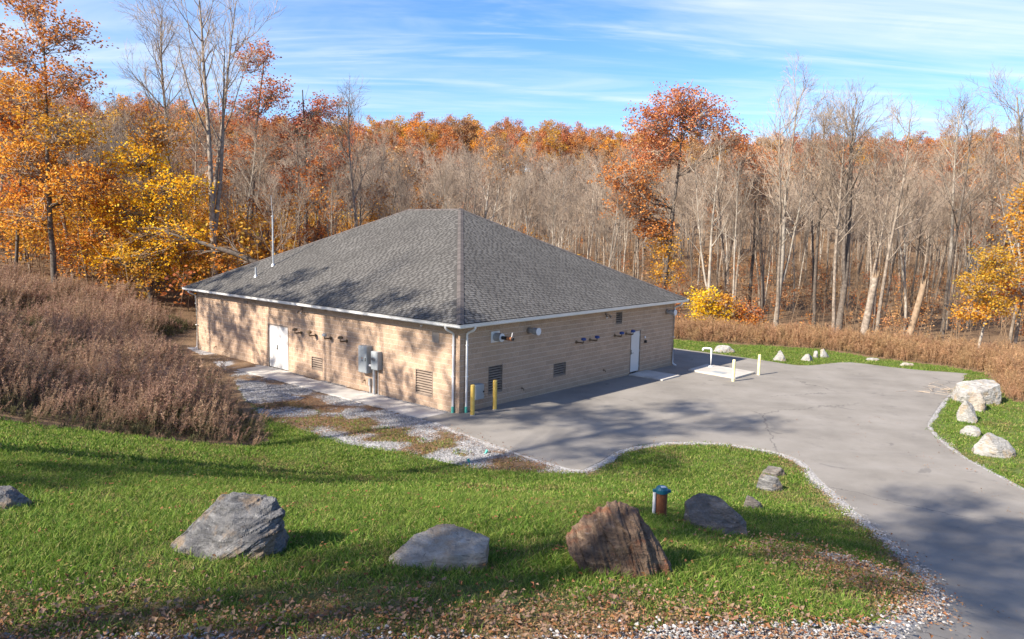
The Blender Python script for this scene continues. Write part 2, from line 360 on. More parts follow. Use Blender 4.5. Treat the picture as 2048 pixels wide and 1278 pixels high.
# ------------------------------------------------------------------ lie of the land
def sdv(X, Y, poly):
    """signed distance to a polygon, negative inside (arrays)"""
    X = np.asarray(X, float); Y = np.asarray(Y, float)
    best = np.full(X.shape, 1e18); ins = np.zeros(X.shape, bool)
    n = len(poly)
    for i in range(n):
        ax, ay = poly[i]; bx, by = poly[(i+1) % n]; dx, dy = bx-ax, by-ay
        t = np.clip(((X-ax)*dx+(Y-ay)*dy)/(dx*dx+dy*dy), 0, 1)
        best = np.minimum(best, (X-ax-t*dx)**2+(Y-ay-t*dy)**2)
        if ay != by:
            ins ^= ((ay > Y) != (by > Y)) & (X < (bx-ax)*(Y-ay)/(by-ay)+ax)
    d = np.sqrt(best)
    return np.where(ins, -d, d)
def sst(a, b, x):
    t = np.clip((x-a)/(b-a), 0, 1); return t*t*(3-2*t)
def smin(a, b, k):
    h = np.maximum(k-np.abs(a-b), 0)/k; return np.minimum(a, b)-h*h*k*.25
def vnoise(x, y, seed=0):
    x = np.asarray(x, float); y = np.asarray(y, float)
    xi = np.floor(x).astype(np.int64); yi = np.floor(y).astype(np.int64); fx, fy = x-xi, y-yi
    fx = fx*fx*(3-2*fx); fy = fy*fy*(3-2*fy)
    def hsh(i, j):
        n = (i*374761393+j*668265263+seed*974634777) & 0x7fffffff
        n = ((n ^ (n >> 13))*1274126177) & 0x7fffffff
        return ((n ^ (n >> 16)) & 0xffff)/65535.0
    return (hsh(xi, yi)*(1-fx)+hsh(xi+1, yi)*fx)*(1-fy)+(hsh(xi, yi+1)*(1-fx)+hsh(xi+1, yi+1)*fx)*fy
def fbm(x, y, seed=0):
    return .55*vnoise(x, y, seed)+.3*vnoise(x*2.1, y*2.1, seed+1)+.15*vnoise(x*4.3, y*4.3, seed+2)
LOW = [(-4, 20.6), (2, 20.2), (8, 19.8), (14, 19.0), (24, 19.5), (40, 30), (75, 60), (70, 88), (30, 92), (5, 84), (-10, 66), (-18, 50), (-19.0, 43), (-17.0, 38), (-12.6, 30), (-8.2, 23.3)]
def terrain(x, y):
    x = np.asarray(x, float); y = np.asarray(y, float)
    s = np.clip((x+2)*.6508+(y-26.6)*.759, 0, 45)
    base = -.012*s*sst(-6, 6, x+(y-26)*.3)
    d = np.maximum(sdv(x, y, LOW), 0)
    r = np.sqrt(d*d+2.0)-math.sqrt(2.0)
    front = 1-sst(24, 40, y)
    fs = .30+(.135-.30)*sst(1.5, 9.5, x)
    far = sst(60, 95, y)
    sl = .17*(1-front)+fs*front
    sl = sl+(.18-sl)*far
    cap = 3.7*front+4.6*(1-front)
    z = r*sl
    zc = smin(z, cap, 2.0)
    zf = smin(24*(r/118)**1.45, 25, 8)+1.5*np.sin(x*.021+1)+1.2*np.sin(x*.047+y*.01)
    return base+zc*(1-far)+zf*far
def tz(x, y): return float(terrain(np.array([x]), np.array([y]))[0])

BC = (-1.9216, 26.6134); BA = R(49.39)          # building corner and heading of its parking-side wall
BW, BL = 16.56, 20.66
UR = np.array([math.cos(BA), math.sin(BA)]); UL = np.array([-math.sin(BA), math.cos(BA)])
def b2w(r, l): return (BC[0]+UR[0]*r+UL[0]*l, BC[1]+UR[1]*r+UL[1]*l)
BLD = [b2w(0, 0), b2w(BW, 0), b2w(BW, BL), b2w(0, BL)]

def smooth_line(pts, n=4):
    out = []; P = [pts[0]]+list(pts)+[pts[-1]]
    for i in range(1, len(P)-2):
        a, b, c, d = [np.array(q, float) for q in P[i-1:i+3]]
        for k in range(n):
            t = k/n
            out.append(tuple(.5*((2*b)+(-a+c)*t+(2*a-5*b+4*c-d)*t*t+(-a+3*b-3*c+d)*t**3)))
    out.append(tuple(pts[-1])); return out
E1 = [(-2.62, 25.35), (-1.8, 24.24), (-0.97, 23.26), (0.64, 21.49), (1.80, 20.42), (2.16, 20.36)]
E2 = smooth_line([(2.16, 20.36), (2.75, 21.14), (3.45, 22.31), (4.28, 23.02), (5.38, 23.55), (6.92, 23.65), (7.96, 23.22), (8.84, 22.47), (9.11, 21.55), (8.93, 20.04), (8.77, 18.42), (8.32, 16.16), (7.98, 14.43), (7.51, 12.84), (7.08, 11.56), (6.45, 10.21), (5.54, 8.77), (4.72, 7.68), (3.95, 6.72), (2.6, 5.2), (0.5, 3.2)])
E3 = [(-1.0, 1.5), (0, -9), (11, -9)]
E4 = smooth_line([(11.0, 2), (12.8, 8), (13.9, 14), (14.45, 19.6), (14.55, 21.2), (14.68, 22.8), (15.05, 24.5), (15.5, 25.9), (16.05, 27.1), (17.6, 29.3), (19.6, 32.0), (21.0, 33.8)])
E5 = smooth_line([(23.2, 36.4), (24.6, 38.6), (25.1, 39.3), (23.2, 39.9), (21.7, 40.8), (20.05, 42.1), (18.5, 41.4), (16.4, 40.4), (14.9, 41.8), (13.3, 43.4), (11.05, 45.4), (8.5, 47.6), (5.5, 48.5)])
ASPH = E1+E2[1:]+E3+E4+E5+[b2w(BW-.4, 3.0), b2w(3, 3), b2w(.3, .35), b2w(-.02, .42), b2w(-1.50, .42)]
PATH_IN, PATH_OUT = -.26, -1.50
GRAV = [(-12.9, 34.0), (-3.0, 25.4), (-2.06, 24.28), (-0.97, 23.15), (0.64, 21.34), (1.78, 20.30), (2.13, 20.1), (1.04, 20.0), (-0.25, 20.1), (-1.28, 20.4), (-2.4, 21.2), (-3.38, 21.71), (-5.24, 22.5), (-6.65, 23.5), (-8.03, 24.7), (-9.3, 26.2), (-10.6, 28.3), (-12.0, 31.0), (-14.2, 34.8), (-16.6, 38.2), (-18.6, 40.6), (-17.2, 41.5), b2w(0, 20.9), b2w(0, .45), b2w(-1.5, .45), b2w(-1.5, 13.6)]
ROADG = [(-40, 4.9), (-6, 5.35), (-2.5, 5.55), (.5, 5.75), (2.2, 6.25), (3.3, 6.5), (4.0, 6.9), (3.0, 5.0), (0, 0), (-40, 0)]
FRONT = [(-30, 7.5), (-20, 13.8), (-13.1, 18.1), (-11.1, 19.0), (-8.9, 20.2), (-7.85, 21.2), (-7.75, 22.7), (-8.9, 25.5), (-10.6, 28.2), (-12, 31), (-6, 26), (-2.6, 25.3)]+E1[1:]+E2[1:]+[(-3, 3.5), (-30, 3.5)]
RIGHT = E4+[(22.0, 35.0)]+E5+[(8, 51), (11.66, 50.2), (14.6, 48.9), (17.9, 48.4), (20.6, 47.5), (21.7, 45.6), (22.7, 44.2), (25.5, 41.4), (26.3, 39.9), (24.6, 36), (22.8, 32.4), (23.2, 30), (25, 22), (23, 8), (14, 0)]
BRUSH_L = [(-13.1, 18.3), (-11.1, 19.2), (-8.9, 20.4), (-7.8, 21.3), (-7.7, 22.9), (-9.2, 25.5), (-11.4, 28.3), (-13.0, 31.0), (-15.4, 34.4), (-18.2, 38.2), (-20.0, 40.2), (-20.9, 43.5), (-20.5, 47.5), (-28, 50.5), (-45, 54), (-52, 40), (-34, 14), (-29, 8.5), (-20, 14)]
BRUSH_R = [(7, 52.2), (11.66, 50.5), (14.6, 49.2), (17.9, 48.8), (20.6, 47.9), (21.9, 46.0), (22.9, 44.6), (25.8, 41.7), (26.6, 39.9), (24.9, 36), (23.0, 32.6), (23.4, 30.2), (25.6, 23), (31, 24), (32, 36), (31, 43), (27, 48), (22, 53), (12, 56), (6, 57)]
ROCK_SPOTS = []                                  # (x, y, radius) kept clear of grass

# ground sheet -----------------------------------------------------
def axis(lo, hi, step, far_lo, far_hi, g=1.13):
    a = list(np.arange(lo, hi+1e-6, step)); s = step; x = hi; up_ = []
    while x < far_hi: s *= g; x += s; up_.append(x)
    s = step; x = lo; dn = []
    while x > far_lo: s *= g; x -= s; dn.append(x)
    return np.array(dn[::-1]+a+up_)
gx, gy = axis(-22, 28, .24, -700, 700), axis(3.5, 52, .24, -160, 900)
GX, GY = np.meshgrid(gx, gy); fx_, fy_ = GX.ravel(), GY.ravel()
gz = terrain(fx_, fy_)
ad = sdv(fx_, fy_, ASPH)
gz = gz+.03*(fbm(fx_*1.3, fy_*1.3, 5)-.5)*sst(.1, 1.0, ad)-.06*(1-sst(-.35, -.05, ad))
gz = gz-.3*(sdv(fx_, fy_, BLD) < -.6)
def zones(x, y):
    """lawn, gravel, dead-leaf amounts"""
    la = 1-sst(-.25, .25, np.minimum(sdv(x, y, FRONT), sdv(x, y, RIGHT)))
    a = sdv(x, y, ASPH)
    gr = 1-sst(-.2, .2, sdv(x, y, GRAV))
    patch = sst(.50, .64, fbm(x*.75+3, y*.95, 21))
    tongue = sst(0, 2.2, -sdv(x, y, GRAV))
    gr = gr*(1-.85*patch*(.6+.4*tongue))
    w = .20+.14*vnoise(x*.6, y*.6, 8)*(x < 12)
    gr = np.maximum(gr, (1-sst(w*.6, w*1.3, a))*(y < 33)*np.where(x > 12, .75*(vnoise(x*.9, y*.9, 4) > .38), 1))
    gr = np.maximum(gr, 1-sst(-.3, .5, sdv(x, y, ROADG)))
    gr = np.maximum(gr, .72*np.exp(-((x-5.6)**2/1.0+(y-10.9)**2/1.0))*(a > 0))
    lf = np.where(y < 13, .85, .60)*np.exp(-np.maximum(a-.30, 0)/.55)*(a > .22)*(x < 12)*(y < 24)*sst(.25, .6, fbm(x*.5, y*.5, 33)+.15)+.5*np.exp(-np.maximum(a-.1, 0)/.35)*(x >= 12)
    lf = np.maximum(lf, .80*(1-sst(5.9, 8.2, y+.5*(fbm(x*.6, y*.6, 12)-.5)+.08*np.abs(x-1)))*(x < 9))
    lf = np.maximum(lf, .95*np.exp(-((x-5.2)**2/5.0+(y-9.0)**2/7.0)))
    lf = np.maximum(lf, .8*patch*(sdv(x, y, GRAV) < 0))
    return la, gr, lf
za, zb, zc_ = zones(fx_, fy_)
nx, ny = len(gx), len(gy)
idx = np.arange(nx*ny).reshape(ny, nx)
gf = np.stack([idx[:-1, :-1], idx[:-1, 1:], idx[1:, 1:], idx[1:, :-1]], -1).reshape(-1, 4)
me = mesh_np('ground', np.stack([fx_, fy_, gz], 1), gf, ['ground_cover'], smooth=True)
ca = me.attributes.new('zone', 'FLOAT_COLOR', 'POINT')
ca.data.foreach_set('color', np.stack([za, zb, zc_, np.ones_like(za)], 1).astype(np.float32).ravel())
tag(link('ground', me), 'grassy bank, leaf-strewn woodland floor and hillside', kind='structure')

# asphalt ----------------------------------------------------------
def sheet(poly, step, lift, thick=.05):
    xs = [q[0] for q in poly]; ys = [q[1] for q in poly]
    A, B_ = np.meshgrid(np.arange(min(xs), max(xs), step), np.arange(min(ys), max(ys), step))
    A = A.ravel(); B_ = B_.ravel(); k = sdv(A, B_, poly) < -.25*step-.05
    pts = [Vector(q) for q in poly]+[Vector((a, b)) for a, b in zip(A[k], B_[k])]
    n = len(poly)
    v, e, f, *_ = delaunay_2d_cdt(pts, [(i, (i+1) % n) for i in range(n)], [], 1, 1e-5)
    V = np.array([(q.x, q.y) for q in v]); z = terrain(V[:, 0], V[:, 1])+lift
    top = np.column_stack([V, z]); bot = np.column_stack([V, z-thick])
    tri = [t for t in f if len(t) == 3]
    cnt = {}
    for t in tri:
        for i in range(3):
            a, b = t[i], t[(i+1) % 3]; cnt[(a, b)] = 1
    rim = [(a, b) for (a, b) in cnt if (b, a) not in cnt]
    N = len(V)
    return np.concatenate([top, bot]), [np.array(tri), np.array([(b, a, a+N, b+N) for a, b in rim])]
rngA = np.random.default_rng(5)
ragged = []
for i in range(len(ASPH)):
    a, b = np.array(ASPH[i]), np.array(ASPH[(i+1) % len(ASPH)]); n = max(1, int(np.linalg.norm(b-a)/.22))
    for k in range(n):
        q = a+(b-a)*k/n; ragged.append(tuple(q+(rngA.normal(0, .014, 2) if k else 0)))
V, F = sheet(ragged, .6, .03)
tag(link('driveway', mesh_np('driveway', V, F, ['asphalt'], smooth=False)), 'worn grey asphalt drive and parking apron', kind='structure')

# thin crushed-stone verge along the asphalt
def verge(line, name, wlo, whi, seed, lab):
    P = []
    for a, b in zip(line[:-1], line[1:]):
        a, b = np.array(a), np.array(b); n = max(1, int(np.linalg.norm(b-a)/.12))
        P += [a+(b-a)*k/n for k in range(n)]
    P = np.array(P+[np.array(line[-1])]); T = np.gradient(P, axis=0); T /= np.linalg.norm(T, axis=1, keepdims=True)+1e-9; N = np.column_stack([T[:, 1], -T[:, 0]])
    tst = P+N*.3
    if np.mean(sdv(tst[:, 0], tst[:, 1], ASPH)) < 0: N = -N
    w = wlo+(whi-wlo)*fbm(P[:, 0]*1.4, P[:, 1]*1.4, seed)+.05*(vnoise(P[:, 0]*7, P[:, 1]*7, seed+3)-.5)
    A, M_, B_ = P-N*.03, P+N*(w*.5)[:, None], P+N*w[:, None]; V = []
    for q, l in ((A, .012), (M_, .042), (B_, .012)): V.append(np.column_stack([q, terrain(q[:, 0], q[:, 1])+l]))
    n = len(P); i = np.arange(n-1)
    F = np.concatenate([np.stack([i, i+1, n+i+1, n+i], 1), np.stack([n+i, n+i+1, 2*n+i+1, 2*n+i], 1)])
    tag(link(name, mesh_np(name, np.concatenate(V), F, ['crushed_stone'], smooth=True)), lab, kind='structure')
verge(E1+E2[1:77], 'gravel_verge', .04, .42, 50, 'thin pale stone border round the lawn side of the drive')
verge(E4[10:], 'gravel_verge', .02, .30, 60, 'thin pale stone border on the far side of the drive')

# concrete walk beside the building: separate slabs ------------------
walk = tag(link('walkway', None, None, (BC[0], BC[1], 0), (0, 0, BA)), 'pale concrete walk of cast slabs along the sunlit wall', kind='structure')
sl = [.43, 1.95, 3.5, 5.0, 6.5, 8.0, 9.5, 11.25, 13.65]
for a, b in zip(sl[:-1], sl[1:]):
    g = Geo(); inner = -.02 if a > 11 else PATH_IN
    gbox(g, PATH_OUT, a+.006, -.08, inner, b-.006, .035); bevel(part('slab', g, ['concrete'], walk), .008)
stoop = tag(link('door_stoop', None, None, (*b2w(0, 0), 0), (0, 0, BA)), 'pale concrete slab at the single door', kind='structure')
g = Geo(); gbox(g, 12.0, -1.95, -.30, 13.75, -.03, -.06); bevel(part('slab', g, ['concrete'], stoop), .008)

# ------------------------------------------------------------------ the building
HB = thing('utility_building', 'low tan block building with wide grey hipped shingle roof', 'building', (BC[0], BC[1], 0), BA)
CH, CWD = .2032, .4064                       # block course and length
def snap(z): return round(z/(CH/2))*(CH/2)
OPEN_L = {'door': (11.5, 13.32, 0.0, 2.20), 'lv_small': (8.74, 9.62, .4064, 1.016), 'lv_big': (1.46, 2.46, .4064, 1.4224), 'panel': (1.12, 1.52, 2.5908, 2.9972)}
OPEN_R = {'door': (12.12, 13.10, -.25, 2.12), 'lv_big': (1.60, 2.44, .508, 1.6256), 'lv_mid': (5.80, 6.72, .6096, 1.2192), 'lv_top': (10.68, 11.26, 2.5400, 3.1496)}
WH = 3.36
def wall(side, length, opens, zlo):
    """side L: plane x=0 running along y; side R: plane y=0 running along x"""
    def P3(u, d, z): return (d, u, z) if side == 'L' else (u, d, z)
    def bx(g, u0, u1, d0, d1, z0, z1, mat=0):
        a, b = P3(u0, d0, z0), P3(u1, d1, z1)
        gbox(g, min(a[0], b[0]), min(a[1], b[1]), z0, max(a[0], b[0]), max(a[1], b[1]), z1, mat=mat)
    core = Geo()
    us = sorted({.008, length}|{q for o in opens.values() for q in o[:2]}); zs = sorted({zlo, WH}|{min(max(q, zlo), WH) for o in opens.values() for q in o[2:]})
    for u0, u1 in zip(us[:-1], us[1:]):
        for z0, z1 in zip(zs[:-1], zs[1:]):
            um, zm = (u0+u1)/2, (z0+z1)/2
            if any(o[0] < um < o[1] and o[2] < zm < o[3] for o in opens.values()): continue
            bx(core, u0, u1, .008, .20, z0, z1)
    wo_ = part('wall', core, ['mortar'], HB)
    full, field = [], Geo()
    nc = int(WH/CH)+1; j = .0075
    for c in range(-1 if zlo < -.15 else 0, nc):
        z0, z1 = c*CH, min((c+1)*CH, WH)
        u = -.002 if c % 2 == 0 else -CWD/2
        if side == 'L': u += .004
        while u < length-.01:
            a, b = max(u, .002 if side == 'L' else 0), min(u+CWD, length)
            u += CWD
            if b-a < .03: continue
            hit = [o for o in opens.values() if o[0] < b-.005 and o[1] > a+.005 and o[2] < z1-.005 and o[3] > z0+.005]
            if not hit and b-a > CWD-.006 and z1-z0 > CH-.001: full.append((a, z0)); continue
            U = sorted({a, b}|{q for o in hit for q in o[:2] if a < q < b}); Z = sorted({z0, z1}|{q for o in hit for q in o[2:] if z0 < q < z1})
            for p0, p1 in zip(U[:-1], U[1:]):
                for q0, q1 in zip(Z[:-1], Z[1:]):
                    um, zm = (p0+p1)/2, (q0+q1)/2
                    if p1-p0 < .02 or any(o[0] < um < o[1] and o[2] < zm < o[3] for o in hit): continue
                    bx(field, p0+j, p1-j, 0, .03, q0+j, q1-j)
    full.sort(key=lambda q: q[0]+.2*abs(q[1]-1.6))
    near, rest = full[:150], full[150:]
    for a, z0 in rest: bx(field, a+j, a+CWD-j, 0, .03, z0+j, z0+CH-j)
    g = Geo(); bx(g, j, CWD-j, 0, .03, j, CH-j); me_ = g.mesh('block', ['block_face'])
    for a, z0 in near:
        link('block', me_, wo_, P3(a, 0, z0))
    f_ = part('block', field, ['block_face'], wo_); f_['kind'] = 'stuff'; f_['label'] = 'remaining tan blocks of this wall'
    return wo_
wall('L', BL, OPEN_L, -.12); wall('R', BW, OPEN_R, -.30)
g = Geo(); gbox(g, BW-.2, .21, -.4, BW, BL, WH); part('wall', g, ['mortar'], HB)
g = Geo(); gbox(g, .21, BL-.2, -.2, BW-.21, BL, WH); part('wall', g, ['mortar'], HB)

# roof
OE, ZE, ZR = .47, 3.51, 8.05
MS = (ZR-ZE)/(BW/2+OE); PH = math.atan(MS)
g = Geo()
cs = [(-OE, -OE, ZE), (BW+OE, -OE, ZE), (BW+OE, BL+OE, ZE), (-OE, BL+OE, ZE), (BW/2, BW/2, ZR), (BW/2, BL-BW/2, ZR)]
lowc = [(x, y, z-.06) for x, y, z in cs]
g.add(cs+lowc, [(0, 4, 5, 3), (1, 2, 5, 4), (6, 9, 11, 10), (7, 10, 11, 8)], 0)
g.add(cs+lowc, [(0, 1, 4), (2, 3, 5), (6, 10, 7), (8, 11, 9)], 0)
g.add(cs+lowc, [(0, 6, 7, 1), (1, 7, 8, 2), (2, 8, 9, 3), (3, 9, 6, 0)], 0)
roof = part('roof', g, ['shingle_base'], HB)
EXPO = .137
def face_frame(side):
    """origin at lower left of the face seen from outside, axes: along eave, up slope, normal"""
    c, s = math.cos(PH), math.sin(PH)
    if side == 'L': return Vector((-OE, BL+OE, ZE)), Vector((0, -1, 0)), Vector((c, 0, s)), Vector((-s, 0, c)), BL+2*OE
    if side == 'R': return Vector((-OE, -OE, ZE)), Vector((1, 0, 0)), Vector((0, c, s)), Vector((0, -s, c)), BW+2*OE
    if side == 'B': return Vector((BW+OE, -OE, ZE)), Vector((0, 1, 0)), Vector((-c, 0, s)), Vector((s, 0, c)), BL+2*OE
    return Vector((BW+OE, BL+OE, ZE)), Vector((-1, 0, 0)), Vector((0, -c, s)), Vector((0, s, c)), BW+2*OE
rs = random.Random(11)
TABW = [.11, .17, .23]
TT = {}
for w_ in TABW:
    g = Geo(); V = [(0, 0, .008), (w_, 0, .008), (w_, .118, .007), (0, .118, .007), (0, 0, .017), (w_, 0, .017), (w_, .118, .012), (0, .118, .012)]
    g.add(V, BOXF, 0); TT[w_] = g.mesh('shingle', ['shingle_tab'])
loose = []
fields = {}
for side in 'LRBK':
    o, ex, ey, ez, Lt = face_frame(side)
    g = Geo(); gt = Geo(); rows = int((BW/2+OE)/math.cos(PH)/EXPO)
    for i in range(rows):
        v0, v1 = i*EXPO, min((i+1)*EXPO, (BW/2+OE)/math.cos(PH)); h0, h1 = v0*math.cos(PH), v1*math.cos(PH)
        if Lt-2*h1 < .1: break
        q = [o+ex*h0+ey*v0+ez*.011, o+ex*(Lt-h0)+ey*v0+ez*.011, o+ex*(Lt-h1)+ey*v1+ez*.003, o+ex*h1+ey*v1+ez*.003, o+ex*h0+ey*v0, o+ex*(Lt-h0)+ey*v0]
        g.add([tuple(a) for a in q], [(0, 1, 2, 3), (4, 5, 1, 0)], 0)
        if side in 'BK': continue
        s = h0+.05-rs.random()*.6
        while s < Lt-h1-.3:
            w_ = rs.choice(TABW)
            if s > h1:
                P0 = o+ex*s+ey*(v0-.004)+ez*.002
                loose.append((side, w_, P0, ex, ey, ez))
            s += w_+rs.choice([.06, .11, .17])
    fields[side] = g
    part('shingle_course', g, ['shingle_base'], roof)['kind'] = 'stuff'
fc = Vector((-OE, -OE, ZE))
loose.sort(key=lambda t: (t[2]-fc).length)
for side, w_, P0, ex, ey, ez in loose[:280]:
    b = link('shingle', TT[w_], roof)
    mm = Matrix((ex, ey, ez)).transposed().to_4x4(); mm.translation = P0; b.matrix_local = mm
VV, FF = [], []
for n, (side, w_, P0, ex, ey, ez) in enumerate(loose[280:]):
    loc = [(0, 0, .008), (w_, 0, .008), (w_, .118, .007), (0, .118, .007), (0, 0, .017), (w_, 0, .017), (w_, .118, .012), (0, .118, .012)]
    VV += [tuple(P0+ex*a+ey*b+ez*c) for a, b, c in loc]
    FF.append(BOXF[[1, 2, 3, 5]]+8*n)
so = link('shingle', mesh_np('shingle_field', VV, np.concatenate(FF), ['shingle_tab']), roof); so['kind'] = 'stuff'; so['label'] = 'the many remaining shingle tabs of the roof'
# hip and ridge caps
g = Geo(); hw = .14
def capmesh(dz):
    g = Geo(); L_ = .27
    V = []
    for y, l in ((0, .034), (L_, .020)):
        V += [(-hw, y, l-dz), (0, y, l), (hw, y, l-dz), (-hw, y, l-dz-.012), (0, y, l-.014), (hw, y, l-dz-.012)]
    g.add(V, [(0, 1, 7, 6), (1, 2, 8, 7), (3, 4, 1, 0), (4, 5, 2, 1), (6, 7, 10, 9), (7, 8, 11, 10), (0, 6, 9, 3), (2, 5, 11, 8)], 0)
    return g.mesh('hip_cap', ['hip_cap'])
hipm, ridm = capmesh(hw*math.tan(PH)*math.cos(R(45))*1.0), capmesh(hw*MS)
def caps(a, b, mesh_, name):
    a, b = Vector(a), Vector(b); d = (b-a).normalized(); x_ = d.cross(Vector((0, 0, 1))).normalized(); z_ = x_.cross(d)
    n = int((b-a).length/EXPO)
    for k in range(n):
        o_ = link(name, mesh_, roof); mm = Matrix((x_, d, z_)).transposed().to_4x4(); mm.translation = a+d*(k*EXPO); o_.matrix_local = mm
caps(cs[0], cs[4], hipm, 'hip_cap'); caps(cs[3], cs[5], hipm, 'hip_cap'); caps(cs[1], cs[4], hipm, 'hip_cap')
caps(Vector(cs[5]), Vector(cs[4]), ridm, 'ridge_cap')
for a, b in ((cs[2], cs[5]),):
    g = Geo(); cyl(g, a, b, .05, n=6); part('hip_cap', g, ['hip_cap'], roof)
# fascia, soffit, gutters
OF = .44
g = Geo(); gbox(g, -OF+.02, -OF+.02, 3.335, BW+OF-.02, BL+OF-.02, 3.355)
part('soffit', g, ['brown_metal'], HB)
def ring(o0, o1, z0, z1, name, mats):
    g = Geo()
    for (x0, y0, x1, y1) in ((-o1, -o1, -o0, BL+o1), (BW+o0, -o1, BW+o1, BL+o1), (-o0, -o1, BW+o0, -o0), (-o0, BL+o0, BW+o0, BL+o1)):
        gbox(g, x0, y0, z0, x1, y1, z1)
    return part(name, g, mats, HB)
ring(OF-.02, OF, 3.33, 3.50, 'fascia', ['white_metal'])
prof = [(.002, 3.372), (.088, 3.372), (.100, 3.40), (.104, 3.44), (.132, 3.492), (.120, 3.492), (.092, 3.44), (.084, 3.384), (.014, 3.384), (.012, 3.492), (.002, 3.492)]
for k in range(4):
    V = []
    for e in (0, 1):
        for q, z in prof:
            d = OF+q
            A = [(-d, -d), (-d, BL+d)] if k == 0 else [(-d, -d), (BW+d, -d)] if k == 1 else [(BW+d, -d), (BW+d, BL+d)] if k == 2 else [(-d, BL+d), (BW+d, BL+d)]
            V.append((A[e][0], A[e][1], z))
    n = len(prof); g = Geo(); g.add(V, [(i, (i+1) % n, n+(i+1) % n, n+i) for i in range(n)], 0)
    part('gutter', g, ['white_metal'], HB)
# downspouts with offset elbows
def downspout(u, side, zb, boot, out_end=None, z_top=3.375):
    def Q(u_, d, z): return (-d, u_, z) if side == 'L' else (u_, -d, z)
    g = Geo(); sgn = 1
    pts = [Q(u, .49, z_top), Q(u, .49, 3.30), Q(u, .42, 3.22), Q(u, .15, 3.10), Q(u, .075, 3.03), Q(u, .07, 2.9), Q(u, .07, zb+(.25 if boot else .22))]
    if not boot: pts += [Q(u, .09, zb+.14), Q(u, .20, zb+.07), Q(u, .30, zb+.05)]
    pipe(g, pts, .045, 10)
    o = part('downspout', g, ['white_metal'], HB, True)
    for z in (2.6, 1.4):
        gb = Geo(); a, b = Q(u-.055, .035, z), Q(u+.055, .121, z+.03)
        gbox(gb, min(a[0], b[0]), min(a[1], b[1]), z, max(a[0], b[0]), max(a[1], b[1]), z+.03); part('strap', gb, ['white_metal'], o)
    if boot:
        gb = Geo(); cyl(gb, Q(u, .07, zb-.05), Q(u, .07, zb+.27), .06, .058, 14); part('drain_boot', gb, ['teal_plastic'], o, True)
downspout(.27, 'L', 0, True); downspout(.30, 'R', 0, True); downspout(BL-.06, 'L', 0.02, False); downspout(BW-.10, 'R', -.17, False)

# doors
def door(side, o, z0, leaves, name, frame_mat, lab):
    u0, u1, _, z1 = o
    def Q(u_, d, z): return (-d, u_, z) if side == 'L' else (u_, -d, z)
    def bx(g, a0, a1, d0, d1, zz0, zz1, mat=0):
        a, b = Q(a0, d0, zz0), Q(a1, d1, zz1)
        gbox(g, min(a[0], b[0]), min(a[1], b[1]), zz0, max(a[0], b[0]), max(a[1], b[1]), zz1, mat=mat)
    g = Geo(); f = .05
    bx(g, u0, u0+f, -.10, .012, z0, z1); bx(g, u1-f, u1, -.10, .012, z0, z1); bx(g, u0+f, u1-f, -.10, .012, z1-f, z1)
    fr = tag(part(name, g, [frame_mat], HB), lab)
    n = leaves; w = (u1-u0-2*f)/n
    for k in range(n):
        a = u0+f+k*w
        g = Geo(); bx(g, a+.004, a+w-.004, -.085, -.035, z0+.012, z1-f-.004)
        lf = bevel(part('door_leaf', g, ['door_paint'], fr), .004)
        hinge_u = a+.012 if k == 0 else a+w-.012
        if n == 1: hinge_u = u1-f-.012
        for z in (.25, 1.05, 1.85):
            gh = Geo(); cyl(gh, Q(hinge_u, -.022, z0+z-.06), Q(hinge_u, -.022, z0+z+.06), .014, n=8); part('hinge', gh, ['galvanised'], lf)
    hu = u0+f+w+.12 if n == 2 else u0+f+.09
    gh = Geo(); bx(gh, hu-.03, hu+.03, -.035, -.02, z0+.92, z0+1.16); cyl(gh, Q(hu, -.02, z0+1.0), Q(hu, .045, z0+1.0), .012, n=8)
    cyl(gh, Q(hu, .04, z0+1.0), Q(hu+.12, .04, z0+1.0), .011, n=8); part('handle', gh, ['black_rubber'], fr)
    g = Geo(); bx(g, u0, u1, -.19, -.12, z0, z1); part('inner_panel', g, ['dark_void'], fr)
door('L', OPEN_L['door'], .04, 2, 'double_door', 'brown_metal', 'wide pale double door in the sunlit wall')
door('R', OPEN_R['door'], -.02, 1, 'single_door', 'brown_metal', 'pale single door in the shaded wall')
# louvres
def louvre(side, o, n, lab):
    u0, u1, z0, z1 = o
    def Q(u_, d, z): return (-d, u_, z) if side == 'L' else (u_, -d, z)
    def bx(g, a0, a1, d0, d1, zz0, zz1):
        a, b = Q(a0, d0, zz0), Q(a1, d1, zz1)
        gbox(g, min(a[0], b[0]), min(a[1], b[1]), zz0, max(a[0], b[0]), max(a[1], b[1]), zz1)
    g = Geo(); f = .03
    bx(g, u0+.002, u0+f, -.12, .006, z0, z1); bx(g, u1-f, u1-.002, -.12, .006, z0, z1); bx(g, u0+f, u1-f, -.12, .006, z0+.002, z0+f+.02); bx(g, u0+f, u1-f, -.12, .006, z1-f, z1-.002)
    fr = tag(part('louvre', g, ['brown_metal'], HB), lab)
    g = Geo(); bx(g, u0, u1, -.17, -.13, z0, z1); part('gap_shade_panel', g, ['dark_void'], fr)  # dark sheet paints the shade seen between the slats
    zs = np.linspace(z0+f+.03, z1-f, n+1)
    for k in range(n):
        a, b = zs[k], zs[k+1]; h = (b-a)
        g = Geo(); t = .006
        V = [Q(u, d, z) for u in (u0+f, u1-f) for d, z in ((-.012, a), (-.012, a+t+.012), (-.07, a+h*.50+t), (-.07, a+h*.50))]
        g.add(V, [(0, 1, 2, 3), (7, 6, 5, 4), (0, 4, 5, 1), (1, 5, 6, 2), (2, 6, 7, 3), (3, 7, 4, 0)], 0)
        part('slat', g, ['brown_metal'], fr)
louvre('L', OPEN_L['lv_small'], 5, 'small louvre right of the double door'); louvre('L', OPEN_L['lv_big'], 9, 'large louvre near the corner, sunlit wall')
